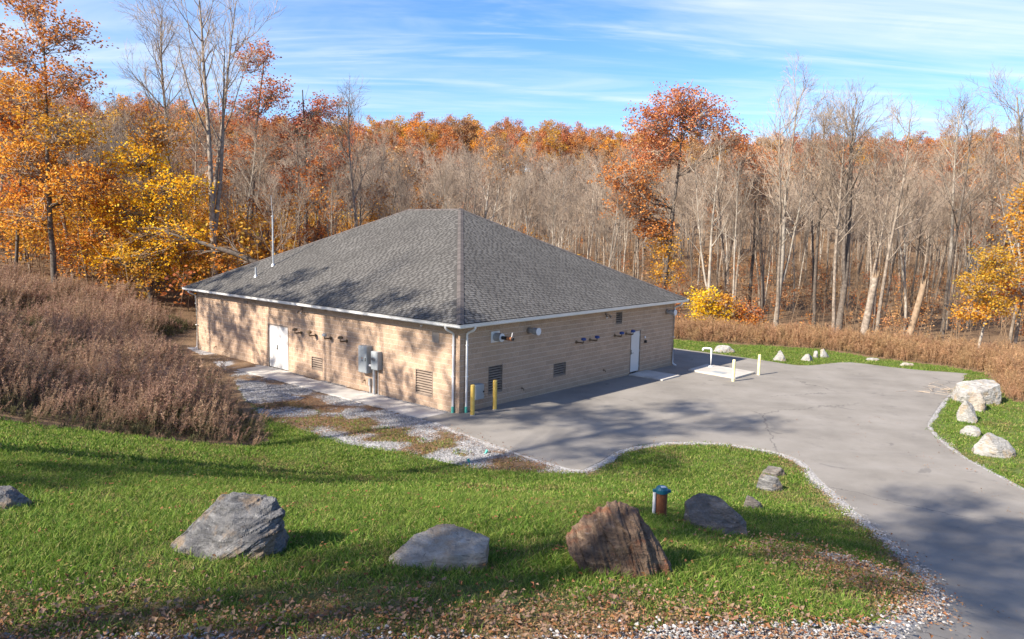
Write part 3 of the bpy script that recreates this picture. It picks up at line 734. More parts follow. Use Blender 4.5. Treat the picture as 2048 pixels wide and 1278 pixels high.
louvre('R', OPEN_R['lv_big'], 10, 'large louvre behind the yellow posts'); louvre('R', OPEN_R['lv_mid'], 5, 'middle louvre of the shaded wall'); louvre('R', OPEN_R['lv_top'], 5, 'small high louvre left of the single door')
g = Geo(); o = OPEN_L['panel']; gbox(g, -.012, o[0]+.01, o[2]+.01, .05, o[1]-.01, o[3]-.01); tag(bevel(part('cover_plate', g, ['plate_tan'], HB), .004), 'grey square cover plate high near the corner')
# wall pipes
def vent_pipe(side, u, z, head_mat, lab, out=.36):
    def Q(u_, d, z_): return (-d, u_, z_) if side == 'L' else (u_, -d, z_)
    g = Geo(); cyl(g, Q(u, -.01, z), Q(u, .014, z), .085, n=16); fl = tag(part('vent_pipe', g, ['bronze_pipe'], HB), lab)
    g = Geo(); pipe(g, [Q(u, 0, z), Q(u, out-.05, z), Q(u, out-.014, z+.014), Q(u, out, z+.05), Q(u, out, z+.12)], .034, 10); part('elbow', g, ['bronze_pipe'], fl, True)
    g = Geo(); cyl(g, Q(u, out, z+.105), Q(u, out, z+.13), .05, .115, 14); cyl(g, Q(u, out, z+.13), Q(u, out, z+.215), .118, .112, 14); cyl(g, Q(u, out, z+.215), Q(u, out, z+.24), .112, .06, 14)
    part('vent_head', g, [head_mat], fl)
for k, (u, lab) in enumerate(((10.42, 'bronze vent pipe nearest the double door'), (9.27, 'second bronze vent pipe from the double door'), (8.10, 'third vent pipe from the double door, head coloured silver for its lit look'), (6.93, 'vent pipe above and left of the electric cabinet'))):
    vent_pipe('L', u, 2.02, 'galvanised' if k == 2 else 'bronze_pipe', lab, .34)  # third head gets a brighter metal, its sunlit look put into the material
for u, lab in ((7.45, 'leftmost blue-headed vent pipe'), (8.52, 'second blue-headed vent pipe'), (10.63, 'third blue-headed vent pipe'), (11.66, 'blue-headed vent pipe beside the single door')):
    vent_pipe('R', u, 2.02, 'blue_paint', lab, .40)
# large flues
g = Geo(); gbox(g, 1.70, -.03, 2.56, 2.20, -.001, 3.0); fl = tag(part('flue', g, ['white_metal'], HB), 'silver flue with copper pipe near the corner')
g = Geo(); cyl(g, (1.95, -.02, 2.78), (1.95, -.36, 2.78), .17, n=24); part('sleeve', g, ['galvanised'], fl, False)
g = Geo(); cyl(g, (1.95, -.365, 2.78), (1.95, -.37, 2.78), .165, n=24); part('end_ring', g, ['chalky_white'], fl)
g = Geo(); cyl(g, (1.95, -.36, 2.78), (1.95, -.66, 2.78), .07, n=16); part('copper_pipe', g, ['black_rubber'], fl, True)
g = Geo(); cyl(g, (1.95, -.66, 2.78), (1.95, -.88, 2.78), .076, n=16); cyl(g, (1.95, -.88, 2.78), (1.95, -.95, 2.78), .06, n=16, mat=1); part('copper_pipe', g, ['copper', 'black_rubber'], fl)
g = Geo(); pipe(g, [(1.95, -.86, 2.84), (1.95, -.88, 2.93), (1.95, -.90, 3.02)], .018, 8); part('bracket', g, ['chalky_white'], fl)
for u, lab in ((4.04, 'dark flue with white end cap below the eave'), (15.70, 'dark flue with white end cap at the far corner')):
    g = Geo(); cyl(g, (u, .0, 2.85), (u, -.05, 2.85), .15, n=20); fl = tag(part('flue', g, ['brown_metal'], HB), lab)
    g = Geo(); cyl(g, (u, -.05, 2.85), (u, -.24, 2.85), .10, n=20); cyl(g, (u, -.24, 2.85), (u, -.50, 2.85), .14, n=20); part('sleeve', g, ['galvanised'], fl)
    g = Geo(); cyl(g, (u, -.50, 2.85), (u, -.53, 2.85), .155, n=24); part('end_cap', g, ['chalky_white'], fl)
# stubs, lamps, small boxes
def stub(side, u, z):
    def Q(u_, d, z_): return (-d, u_, z_) if side == 'L' else (u_, -d, z_)
    g = Geo(); pipe(g, [Q(u, 0, z), Q(u, .08, z), Q(u, .11, z-.02), Q(u, .12, z-.08)], .022, 8); cyl(g, Q(u, -.005, z), Q(u, .01, z), .05, n=12); part('hose_tap', g, ['bronze_pipe'], HB, True)
stub('L', 5.67, .46); stub('L', 18.6, .40); stub('R', 3.67, .46); stub('R', 9.75, .44)
def flood(side, u, z):
    def Q(u_, d, z_): return (-d, u_, z_) if side == 'L' else (u_, -d, z_)
    g = Geo(); cyl(g, Q(u, 0, z), Q(u, .05, z), .06, n=14); fl = part('wall_lamp', g, ['brown_metal'], HB)
    for s in (-1, 1):
        g = Geo(); pipe(g, [Q(u+s*.03, .04, z), Q(u+s*.08, .09, z-.02), Q(u+s*.12, .12, z-.06)], .012, 8); cyl(g, Q(u+s*.12, .12, z-.05), Q(u+s*.17, .20, z-.15), .035, .06, 12); cyl(g, Q(u+s*.17, .20, z-.15), Q(u+s*.172, .203, z-.154), .055, .055, 12, 1); part('lamp_head', g, ['brown_metal', 'chalky_white'], fl)
flood('L', 10.3, 3.12); flood('R', 9.77, 3.14)
g = Geo(); cyl(g, (-.0, 2.07, 3.2), (-.08, 2.07, 3.17), .035, .045, 12); part('eave_lamp', g, ['chalky_white'], HB)
g = Geo(); gbox(g, -.02, 15.2, 3.0, -.001, 15.55, 3.14); part('vent_plate', g, ['brown_metal'], HB)
g = Geo(); gbox(g, 13.44, -.05, 1.62, 13.52, -.001, 1.74); bevel(part('bell_plate', g, ['chalky_white'], HB), .004)
g = Geo(); gbox(g, 13.46, -.09, 1.38, 13.60, -.001, 1.52); bevel(part('key_box', g, ['black_rubber'], HB), .008)
# roof pipes
def roof_pt(x, y): return ZE+MS*(x+OE)

g = Geo(); cyl(g, (2.13, 16.27, roof_pt(2.13, 0)-.05), (2.13, 16.27, roof_pt(2.13, 0)+.10), .13, .08, 14); vs = tag(part('vent_stack', g, ['galvanised'], HB), 'tall thin vent stack on the roof')
g = Geo(); cyl(g, (2.13, 16.27, 4.86), (2.13, 16.27, 7.45), .042, n=12); cyl(g, (2.13, 16.27, 7.45), (2.13, 16.27, 7.52), .07, n=12); part('pole', g, ['galvanised'], vs)
g = Geo(); cyl(g, (2.13, 16.27, 7.5), (2.10, 16.33, 8.6), .016, .01, n=6); part('whip_aerial', g, ['galvanised'], vs)
g = Geo(); cyl(g, (1.06, 16.2, roof_pt(1.06, 0)-.05), (1.06, 16.2, roof_pt(1.06, 0)+.08), .12, .07, 14); cyl(g, (1.06, 16.2, 4.30), (1.06, 16.2, 4.78), .05, n=12)
tag(part('vent_stack', g, ['galvanised'], HB), 'short vent stack on the roof')

# ------------------------------------------------------------------ fixtures on and by the walls
def bl(r, l, z=0): q = b2w(r, l); return (q[0], q[1], z)
cab = thing('electric_cabinet', 'tall grey electric cabinet on the sunlit wall, left of the meter', 'cabinet', bl(0, 5.46), BA)
g = Geo(); gbox(g, -.28, -.285, .86, -.001, .285, 2.0); bevel(part('body', g, ['cabinet_grey'], cab), .012)
g = Geo(); gbox(g, -.30, -.275, .88, -.282, .275, 1.98); bevel(part('cabinet_door', g, ['cabinet_grey'], cab), .006)
g = Geo(); gbox(g, -.33, -.23, 1.38, -.301, -.19, 1.52); part('handle', g, ['cabinet_dark'], cab)
g = Geo(); gbox(g, -.304, -.02, 1.46, -.3005, .05, 1.52, mat=1); gbox(g, -.304, -.02, 1.36, -.3005, .05, 1.42); part('notice_plate', g, ['cabinet_dark', 'copper'], cab)
mb = thing('meter_box', 'smaller grey meter box with round meter on the sunlit wall', 'meter', bl(0, 4.74), BA)
g = Geo(); gbox(g, -.25, -.22, 1.08, -.001, .22, 1.84); bevel(part('body', g, ['cabinet_grey'], mb), .012)
g = Geo(); cyl(g, (-.25, .02, 1.55), (-.30, .02, 1.55), .085, n=20); cyl(g, (-.30, .02, 1.55), (-.36, .02, 1.55), .065, .05, 20, 1); part('meter_dial', g, ['galvanised', 'cabinet_dark'], mb)
g = Geo(); cyl(g, (-.12, .16, -.05), (-.12, .16, 1.09), .065, n=16); part('conduit', g, ['galvanised'], mb, True)
g = Geo(); cyl(g, (-.06, -.03, -.05), (-.06, -.03, 1.09), .018, n=8); part('conduit', g, ['galvanised'], mb, True)
g = Geo(); gbox(g, -.125, .46, .32, -.001, .55, .62); gbox(g, -.08, .48, -.05, -.02, .53, .319); part('junction_box', g, ['cabinet_grey'], mb)
g = Geo(); cyl(g, (-.15, .22, 1.2), (-.15, .44, 1.2), .05, n=12); part('link_nipple', g, ['chalky_white'], mb)
wb = thing('junction_cabinet', 'pale grey utility box on the shaded wall behind the corner post', 'cabinet', bl(.85, 0), BA)
g = Geo(); gbox(g, -.24, -.26, .48, .24, -.001, 1.06); bevel(part('body', g, ['cabinet_grey'], wb), .012)
g = Geo(); gbox(g, -.225, -.275, .50, .225, -.262, 1.04); bevel(part('cabinet_door', g, ['cabinet_grey'], wb), .005)
g = Geo(); gbox(g, .16, -.30, .74, .22, -.276, .80); part('latch', g, ['black_rubber'], wb)

# posts
def post(x, y, z, h, r, mat, lab, group):
    t = thing('bollard', lab, 'bollard', (x, y, z), 0, group)
    g = Geo(); cyl(g, (0, 0, -.1), (0, 0, h-.03), r, n=20); part('post', g, [mat], t, True)
    g = Geo(); cyl(g, (0, 0, h-.03), (0, 0, h), r, r*.82, 20); part('cap', g, [mat], t)
    g = Geo(); cyl(g, (0, 0, -.1), (0, 0, .035), r+.02, r+.012, 20); part('footing', g, ['concrete'], t)
post(-1.41, 26.42, .02, 1.17, .083, 'yellow_paint', 'yellow steel bollard closest to the building corner', 'yellow bollards at the building corner')
post(-.60, 27.41, .01, 1.17, .083, 'yellow_paint', 'yellow steel bollard standing before the large louvre', 'yellow bollards at the building corner')
post(10.93, 34.9, -.17, 1.10, .075, 'pale_yellow_paint', 'pale yellow bollard at the near corner of the concrete pad', 'pale bollards at the concrete pad')
post(12.86, 36.9, -.19, 1.08, .075, 'pale_yellow_paint', 'pale yellow bollard at the far side of the concrete pad', 'pale bollards at the concrete pad')
# concrete pad and its vent
g = Geo(); ip = [(9.36, 37.52), (11.22, 35.5), (12.78, 37.2), (10.8, 39.3)]
zt = -.07
V = [(x, y, -.45) for x, y in ip]+[(x, y, zt) for x, y in ip]
g.add(V, BOXF, 0)
pad = tag(bevel(link('concrete_pad', g.mesh('concrete_pad', ['concrete'])), .02), 'raised concrete pad with steel hatch in the parking apron', 'pad')
g = Geo(); cxp, cyp = 10.75, 36.75; d1 = np.array([.68, -.73]); d2 = np.array([.73, .68])
q = [np.array([cxp, cyp])+d1*a+d2*b for a, b in ((-.35, -.25), (.35, -.25), (.35, .25), (-.35, .25))]
g.add([(x, y, zt-.01) for x, y in q]+[(x, y, zt+.012) for x, y in q], BOXF, 0); part('hatch', g, ['cabinet_grey'], pad)
gn = thing('gooseneck_vent', 'white gooseneck vent pipe standing on the concrete pad', 'vent', (10.80, 38.50, zt), 0)
g = Geo(); pipe(g, [(0, 0, 0), (0, 0, .88), (-.02, .005, .955), (-.08, .01, .98), (-.36, .06, .98), (-.43, .07, .955), (-.45, .08, .86)], .055, 12); part('pipe', g, ['white_metal'], gn, True)
g = Geo(); cyl(g, (0, 0, 0), (0, 0, .03), .12, n=16); part('base_flange', g, ['white_metal'], gn)
# well casing
wc = thing('well_casing', 'rusty steel well pipe with teal cap standing in the lawn', 'well pipe', (2.61, 11.85, tz(2.61, 11.85)))
g = Geo(); cyl(g, (0, 0, -.15), (0, 0, .47), .095, n=24); part('casing', g, ['rusty_steel'], wc, True)
g = Geo(); cyl(g, (0, 0, .45), (0, 0, .51), .112, n=18); cyl(g, (0, 0, .51), (0, 0, .55), .112, .085, 18); gbox(g, -.15, -.03, .455, -.09, .03, .50); gbox(g, .09, -.03, .455, .15, .03, .50); part('cap', g, ['teal_cap'], wc)
g = Geo(); gbox(g, -.02, -.05, .55, .06, .02, .557); part('tag_plate', g, ['chalky_white'], wc)
g = Geo(); cyl(g, (-.125, -.02, -.12), (-.125, -.02, .46), .028, n=12); part('conduit', g, ['chalky_white'], wc, True)
# teal drain stubs
for (x, y, lean, lab) in ((-.78, 21.79, .5, 'teal drain pipe stub in the gravel beside the asphalt'), (-1.15, 20.87, -.4, 'teal drain pipe stub at the edge of the lawn')):
    t = thing('drain_stub', lab, 'drain', (x, y, tz(x, y)), 0, 'teal drain stubs')
    g = Geo(); cyl(g, (0, 0, -.1), (lean*.16, .04, .07), .035, n=14); part('pipe', g, ['teal_plastic'], t, True)
    g = Geo(); cyl(g, (lean*.15, .035, .06), (lean*.20, .045, .10), .044, n=14); part('collar', g, ['teal_plastic'], t)

# ------------------------------------------------------------------ boulders
from mathutils import noise as mn
def boulder(label, x, y, hull, mat, seed, size, strata=(0, 0, 1), layers=0.0, rough=.05, sink=.04, group='boulders in the near lawn', rz=0):
    rng = random.Random(seed)
    bm = bmesh.new()
    for q in hull: bm.verts.new(Vector(q))
    bmesh.ops.convex_hull(bm, input=bm.verts)
    for v in [v for v in bm.verts if not v.link_faces]: bm.verts.remove(v)
    bmesh.ops.triangulate(bm, faces=bm.faces)
    cuts = 5 if size > .9 else 4
    for it in range(cuts):
        bmesh.ops.subdivide_edges(bm, edges=bm.edges, cuts=1, use_grid_fill=True)
        if it in (1, 3): bmesh.ops.smooth_vert(bm, verts=bm.verts, factor=.22, use_axis_x=True, use_axis_y=True, use_axis_z=True)
        bmesh.ops.triangulate(bm, faces=[f for f in bm.faces if len(f.verts) > 4])
    bm.normal_update()
    sa = Vector(strata).normalized(); off = Vector((seed*1.7, seed*.9, 3.1))
    for v in bm.verts:
        p_ = v.co/size
        n1_ = mn.fractal(p_*3.0+off, .85, 2.1, 6); n2_ = mn.ridged_multi_fractal(p_*5.5+off, .9, 2.1, 6, 1.0, 2.0)-1.0
        lay = 0
        if layers:
            t = sa.dot(p_)*9+mn.noise(p_*2.0+off)*1.4; fr = t-math.floor(t); lay = (mn.noise(Vector((math.floor(t)*7.3, seed, 0)))*1.0+(.5-fr)*.35)*layers
            wv_ = p_-sa*sa.dot(p_); lay += layers*.6*mn.fractal(Vector((sa.dot(p_)*22, wv_.x*2, wv_.y*2))+off, .9, 2, 4)
        v.co += v.normal*size*(rough*n1_+rough*.30*n2_+lay)
    me = bpy.data.meshes.new('boulder'); bm.to_mesh(me); bm.free()
    me.materials.append(MATS[mat])
    o = link('boulder', me, None, (x, y, tz(x, y)-sink), (0, 0, rz))
    tag(o, label, 'boulder', group)
    ROCK_SPOTS.append((x, y+.25*size, size*.42))
    return o
boulder('large blue-grey boulder with sloping streaked face, left in the lawn', -3.32, 7.85, [(-.12, .50, .62), (.22, .52, .60), (.52, .46, .64), (-.70, .38, .02), (-.62, .12, -.08), (-.28, -.04, -.08), (.08, -.16, -.05), (.08, -.13, .12), (.52, -.08, -.08), (.58, -.02, .22), (.66, .2, .28), (.62, .42, .48), (.70, .3, -.1), (.30, -.05, .30), (-.5, .8, -.12), (.6, .85, -.12), (.35, .75, .4)], 'rock_grey', 3, 1.35, (-.55, .1, .83), .026, .026)
boulder('flat-topped tan boulder in the middle of the near lawn', -.78, 7.68, [(-.58, .15, .10), (-.52, .0, .0), (-.33, .46, .24), (.02, .58, .33), (.15, .55, .35), (.58, .30, .30), (.56, .02, .27), (.54, -.04, -.08), (.05, -.10, -.08), (-.28, 0, -.06), (.02, -.05, .20), (-.3, .03, .12), (.52, .0, .25), (-.45, .55, -.12), (.5, .6, -.12)], 'rock_tan', 8, 1.05, (.1, .2, 1), .006, .024)
boulder('large rusty brown pyramid boulder with ribbed side beside the well pipe', 1.27, 7.66, [(-.62, .32, .34), (-.55, .12, .22), (-.34, .50, .62), (-.05, .56, .70), (.14, .50, .70), (.20, .24, .66), (-.10, .13, .56), (.66, .12, .02), (.60, .38, .10), (.15, -.12, -.1), (.42, -.06, -.1), (-.32, .02, .22), (-.36, .0, -.1), (.12, .02, .45), (.45, .65, -.12), (-.45, .75, -.05), (.36, .35, .50)], 'rock_rust', 14, 1.25, (.86, -.15, .35), .050, .030)
boulder('dark tilted slab boulder right of the well pipe', 3.31, 10.85, [(-.46, .38, .44), (-.44, .12, .22), (-.22, .50, .56), (.1, .45, .48), (.52, .22, .16), (.46, .0, .02), (.22, -.08, -.06), (-.1, .02, .1), (-.36, .10, .06), (.48, .5, -.08), (-.42, .62, -.08), (.25, .2, .34)], 'rock_dark', 22, 1.0, (.35, -.4, .85), .012, .03)
def blob(rng, w, d, h, n=16):
    P_ = []
    for _ in range(n):
        a = rng.uniform(0, 6.283); z = rng.uniform(-.2, 1); r = math.sqrt(max(0, 1-.75*z*z))*rng.uniform(.75, 1)
        P_.append((w/2*r*math.cos(a), d/2*r*math.sin(a), h*z))
    P_ += [(-w/2*.9, 0, -.1), (w/2*.9, 0, -.1), (0, d/2, -.1), (0, -d/2, -.1)]
    return P_
NL, RL, BKL = 'boulders in the near lawn', 'pale boulders right of the drive', 'pale boulders along the far lawn'
rr = random.Random(77)
for lab, x, y, w, d, h, mat, seed, grp in (
    ('small dark stone beside the tilted slab boulder', 5.67, 16.1, .60, .5, .44, 'rock_dark', 31, NL),
    ('rounded grey boulder near the curve of the drive', 7.09, 19.0, .86, .7, .56, 'rock_grey', 32, NL),
    ('brown stone just behind the rounded grey boulder', 7.74, 20.45, .74, .6, .42, 'rock_dark', 33, NL),
    ('dark boulder cut off by the left picture edge', -7.25, 9.85, .95, .8, .36, 'rock_grey', 34, NL),
    ('huge block-shaped white boulder at the brush edge', 20.85, 31.8, 1.95, 1.4, 1.05, 'rock_white', 41, RL),
    ('tan boulder leaning against the huge white boulder', 19.75, 30.1, 1.05, .9, .95, 'rock_tan', 42, RL),
    ('upright white boulder between the tan one and a low slab', 18.1, 27.95, .80, .8, 1.0, 'rock_white', 43, RL),
    ('low pale slab at the foot of the upright white boulder', 16.9, 25.75, .86, .7, .42, 'rock_white', 44, RL),
    ('large veined pale boulder closest to the drive bend', 16.05, 23.25, 1.42, 1.1, .72, 'rock_white', 45, RL),
    ('long flat pale boulder behind the gooseneck vent', 13.35, 44.9, 1.55, .8, .50, 'rock_white', 51, BKL),
    ('pointed pale boulder at the far edge of the apron', 15.85, 42.1, .90, .8, .66, 'rock_white', 52, BKL),
    ('squat pale boulder at the far edge of the apron', 17.63, 42.4, .88, .7, .54, 'rock_white', 53, BKL),
    ('thin upright stone beside the leaning far stone', 18.65, 43.7, .34, .4, .50, 'rock_white', 54, BKL),
    ('leaning wedge stone on the far lawn', 19.28, 43.85, .66, .6, .64, 'rock_white', 55, BKL),
    ('low flat stone on the far lawn beside the brush', 21.9, 43.2, .98, .6, .30, 'rock_white', 56, BKL),
    ('farthest right low flat stone by the apron edge', 23.15, 41.65, .92, .5, .26, 'rock_tan', 57, BKL)):
    r_ = random.Random(seed)
    hull = blob(r_, w, d, h)
    if seed == 41: hull = [(-.95, -.3, -.1), (-.9, -.45, .5), (-.75, .3, .85), (.85, -.35, .95), (.95, .3, 1.0), (.9, -.5, -.1), (.2, -.6, .75), (-.3, -.6, .6), (-.4, -.6, -.1), (.8, .6, -.1), (-.8, .6, -.1), (.5, .5, 1.02), (-.3, .1, .98)]
    if seed == 52: hull = [(-.45, -.1, -.1), (.45, -.1, -.1), (.0, -.35, -.1), (.05, .05, .68), (-.08, .0, .62), (.3, .3, .0), (-.3, .3, 0), (.2, -.15, .42), (-.25, -.1, .35)]
    if seed == 55: hull = [(-.33, -.1, -.1), (.36, -.1, -.1), (-.3, .0, .55), (-.1, .0, .64), (.0, -.22, .2), (.3, .1, .15), (0, .3, -.1), (-.2, -.2, .3)]
    if seed == 45: hull = [(-.72, -.1, -.1), (-.62, .1, .35), (-.3, .0, .70), (-.05, .3, .72), (.45, .0, .48), (.72, .0, .2), (.66, -.2, -.1), (.0, -.5, -.1), (-.2, -.42, .35), (.4, -.36, .2), (.5, .5, -.1), (-.5, .5, -.1)]
    boulder(lab, x, y, hull, mat, seed, max(w, d), (.2, .1, 1), .008, .03, .05, grp)

# ------------------------------------------------------------------ trees
def unit(v): return v/(np.linalg.norm(v, axis=-1, keepdims=True)+1e-9)
def grow(rng, P, Rr, n, t0, t1, a0, a1, l0, l1, K, up_, wig, rr_, rmin, lt=.45, tip=.25):
    B, Kp, _ = P.shape; N = B*n; par = np.repeat(np.arange(B), n)
    t = t0+(t1-t0)*((np.tile(np.arange(n), B)+rng.uniform(0, 1, N))/n)
    f = t*(Kp-1); i = np.minimum(f.astype(int), Kp-2); w = (f-i)[:, None]
    S = P[par, i]*(1-w)+P[par, i+1]*w; T = unit(P[par, i+1]-P[par, i]); pr = Rr[par, i]*(1-w[:, 0])+Rr[par, i+1]*w[:, 0]
    rv = rng.normal(size=(N, 3)); pp = unit(np.cross(T, rv))
    a = rng.uniform(a0, a1, N)[:, None]
    D = T*np.cos(a)+pp*np.sin(a)
    L = rng.uniform(l0, l1, N)*(1-lt*(t-t0)/(t1-t0+1e-6))
    out = np.zeros((N, K, 3)); out[:, 0] = S; seg = (L/(K-1))[:, None]
    for k in range(1, K):
        out[:, k] = out[:, k-1]+D*seg
        D = unit(D+rng.normal(0, wig, (N, 3))+np.array([0, 0, up_]))
    r0 = np.maximum(pr*rr_*rng.uniform(.8, 1.1, N), rmin)
    Ro = r0[:, None]*np.linspace(1, tip, K)[None, :]
    return out, np.maximum(Ro, rmin*.6)
def trunk_path(rng, h, r, K=12, lean=(0, 0), wig=.02, tip=.16):
    P = np.zeros((1, K, 3)); d = np.array([lean[0], lean[1], 1.0]); seg = h/(K-1)
    for k in range(1, K):
        P[0, k] = P[0, k-1]+unit(d)*seg
        d = d+np.array([rng.normal(0, wig), rng.normal(0, wig), 0]); d[:2] *= .97
    Rr = r*np.linspace(1, tip, K)**.9; Rr[0] *= 1.25
    P[0, 0, 2] = -.5
    return P, Rr[None, :]
def leaf_quads(rng, C, size, flat=.5):
    N = len(C); a = unit(rng.normal(size=(N, 3))*np.array([1, 1, flat])); b = unit(np.cross(a, rng.normal(size=(N, 3)))); s = (size*rng.uniform(.7, 1.35, N))[:, None]
    V = np.stack([C-a*s*.5, C+b*s*.36-a*s*.05, C+a*s*.55, C-b*s*.36-a*s*.05], 1).reshape(-1, 3)
    return V, np.arange(N*4).reshape(N, 4)
def bare_tree(seed, h=17, r=.17, crown0=.42, limbs=14, dens=1.0, lean=(0, 0), twig=.010, fine=True, fork=0, spread=1.0, barkname='bark', leafy=None, upb=.10):
    """returns trunk mesh and crown mesh"""
    rng = np.random.default_rng(seed)
    P, Rr = trunk_path(rng, h, r, 13, lean, .022)
    gt, gc = Geo(), Geo()
    stems = [(P, Rr)]
    if fork:
        for k in range(fork):
            F_, Fr = grow(rng, P, Rr, 1, .16+.12*k, .24+.12*k, .18, .34, h*.62, h*.74, 11, .10, .03, .8, .05, 0, .15); stems.append((F_, Fr))
    for (p_, r_) in stems:
        v, f = tubes(p_, r_, 9); gt.add(v, f, 0)
        n1 = max(5, int(limbs/(1+.35*fork)))
        L1, R1 = grow(rng, p_, r_, n1, crown0 if p_ is P else .30, .97, .5*spread, .95*spread, h*.20, h*.34, 8, upb, .07, .55, .03, .55, .22)
        v, f = tubes(L1, R1, 6); gt.add(v, f, 0)
        L2, R2 = grow(rng, np.concatenate([L1]), R1, max(4, int(7*dens)), .22, .98, .4, .85, h*.07, h*.15, 6, .08, .09, .55, .016, .4, .35)
        v, f = tubes(L2, R2, 4); gc.add(v, f, 0)
        top, topr = grow(rng, p_, r_, 8, .70, .99, .3, .7, h*.08, h*.17, 6, .12, .08, .6, .018, .3, .35)
        v, f = tubes(top, topr, 4); gc.add(v, f, 0)
        L2 = np.concatenate([L2, top]); R2 = np.concatenate([R2, topr])
        L3, R3 = grow(rng, L2, R2, max(4, int(6*dens)), .2, 1.0, .35, .85, h*.035, h*.075, 4, .06, .12, .6, twig, .3, .5)
        v, f = tubes(L3, R3, 3); gc.add(v, f, 0)
        if fine:
            L4, R4 = grow(rng, L3, R3, max(2, int(2.6*dens)), .25, 1.0, .3, .8, h*.018, h*.040, 3, .05, .12, .7, twig*.72, .2, .6)
            v, f = tubes(L4, R4, 3); gc.add(v, f, 0)
        if leafy:
            src = L3[:, -1]; k = rng.random(len(src)) < leafy[1]
            C = np.repeat(src[k], leafy[3], 0)+rng.normal(0, .28, (k.sum()*leafy[3], 3)); v, f = leaf_quads(rng, C, leafy[2]); gc.add(v, f, 1)
    mats = ['twig']+([leafy[0]] if leafy else [])
    return gt.mesh('trunk', [barkname], True), gc.mesh('crown', mats)
def lobe_tree(seed, h, r, lobes, leaf, lsize=.20, lean=(0, 0), barkname='bark_dark', per=13, clump=.46, dead=10):
    """leafy tree: limbs reach into leaf masses (dx, dy, z, rx, ry, rz, number of clumps, material slot)"""
    rng = np.random.default_rng(seed); P, Rr = trunk_path(rng, h, r, 13, lean, .03)
    gt, gc = Geo(), Geo()
    v, f = tubes(P, Rr, 9); gt.add(v, f, 0)
    mats = leaf if isinstance(leaf, list) else [leaf]
    for lb in lobes:
        dx, dy, z, rx, ry, rz_, n = lb[:7]; n = int(n*1.45); slot = lb[7] if len(lb) > 7 else 0
        zt_ = max(h*.12, min(z-.6*math.hypot(dx, dy)-.2*rz_, h*.93)); k = np.argmin(np.abs(P[0, :, 2]-zt_))
        S = P[0, k]; E_ = np.array([P[0, k, 0]*.5+dx, P[0, k, 1]*.5+dy, z])
        nl = 3+int(n/45)
        ends = E_+rng.normal(0, .45, (nl, 3))*np.array([rx, ry, rz_]); ends[0] = E_
        t = np.linspace(0, 1, 7)[None, :, None]
        limb = S*(1-t)+ends[:, None, :]*t+np.array([0, 0, 1.0])*(.10*np.linalg.norm(ends-S, axis=1))[:, None, None]*np.sin(t*np.pi)*-.6
        limb[:, 1:-1] += rng.normal(0, .09, (nl, 5, 3))
        lr = np.maximum(Rr[0, k]*.42*rng.uniform(.6, 1, nl), .03)[:, None]*np.linspace(1, .3, 7)[None, :]
        v, f = tubes(limb, lr, 6); gt.add(v, f, 0)
        d = unit(rng.normal(size=(n, 3))); rad = rng.uniform(.15, 1, n)**.45
        C = E_+d*rad[:, None]*np.array([rx, ry, rz_])*(1+.18*rng.normal(size=(n, 1)))
        C = C[C[:, 2] > .6]
        b = limb[rng.integers(0, nl, len(C)), rng.integers(3, 7, len(C))]
        tt = np.linspace(0, 1, 4)[None, :, None]; tw = b[:, None]*(1-tt)+C[:, None]*tt; tw[:, 1:3] += rng.normal(0, .07, (len(C), 2, 3))
        v, f = tubes(tw, np.tile(np.array([[.022, .018, .013, .008]]), (len(C), 1)), 3); gc.add(v, f, 0)
        cs_ = clump*rng.uniform(.6, 1.3, len(C))
        LC = np.repeat(C, per, 0)+rng.normal(size=(len(C)*per, 3))*np.repeat(cs_, per)[:, None]*np.array([.62, .62, .42])
        v, f = leaf_quads(rng, LC, lsize*.80); gc.add(v, f, 1+slot)
    if dead:
        L2, R2 = grow(rng, P, Rr, dead, .35, .98, .5, 1.1, h*.08, h*.2, 6, .05, .1, .4, .015, .3, .3); v, f = tubes(L2, R2, 4); gc.add(v, f, 0)
    return gt.mesh('trunk', [barkname], True), gc.mesh('crown', ['twig']+mats)
def plant_tree(name, label, meshes, x, y, rz=0, s=1.0, group=None, tilt=(0, 0), cat='tree', sz=None):
    t = thing(name, label, cat, (x, y, tz(x, y)-.05), rz, group)
    t.rotation_euler = (tilt[0], tilt[1], rz); t.scale = (s, s, sz or s)
    link('trunk', meshes[0], t); link('crown', meshes[1], t)
    return t
protos = [bare_tree(101, 17, .16, dens=.85), bare_tree(102, 18, .19, .38, 14, .85, spread=1.1), bare_tree(103, 16, .13, .48, 11, .8), bare_tree(104, 17.5, .15, .45, 11, .8, fork=1),
          bare_tree(105, 16.5, .15, .36, 13, .8, (.06, .02), spread=1.15), bare_tree(106, 15, .11, .40, 12, .9, barkname='bark_pale'), bare_tree(107, 18, .17, .50, 13, 1.0, (-.05, .03), barkname='bark_dark'), bare_tree(108, 17, .14, .42, 13, fork=1, barkname='bark_pale')]
HERO = []
def hero(*a, **k): HERO.append((a[3], a[4], k.pop('clear', 1.6))); return plant_tree(*a, **k)
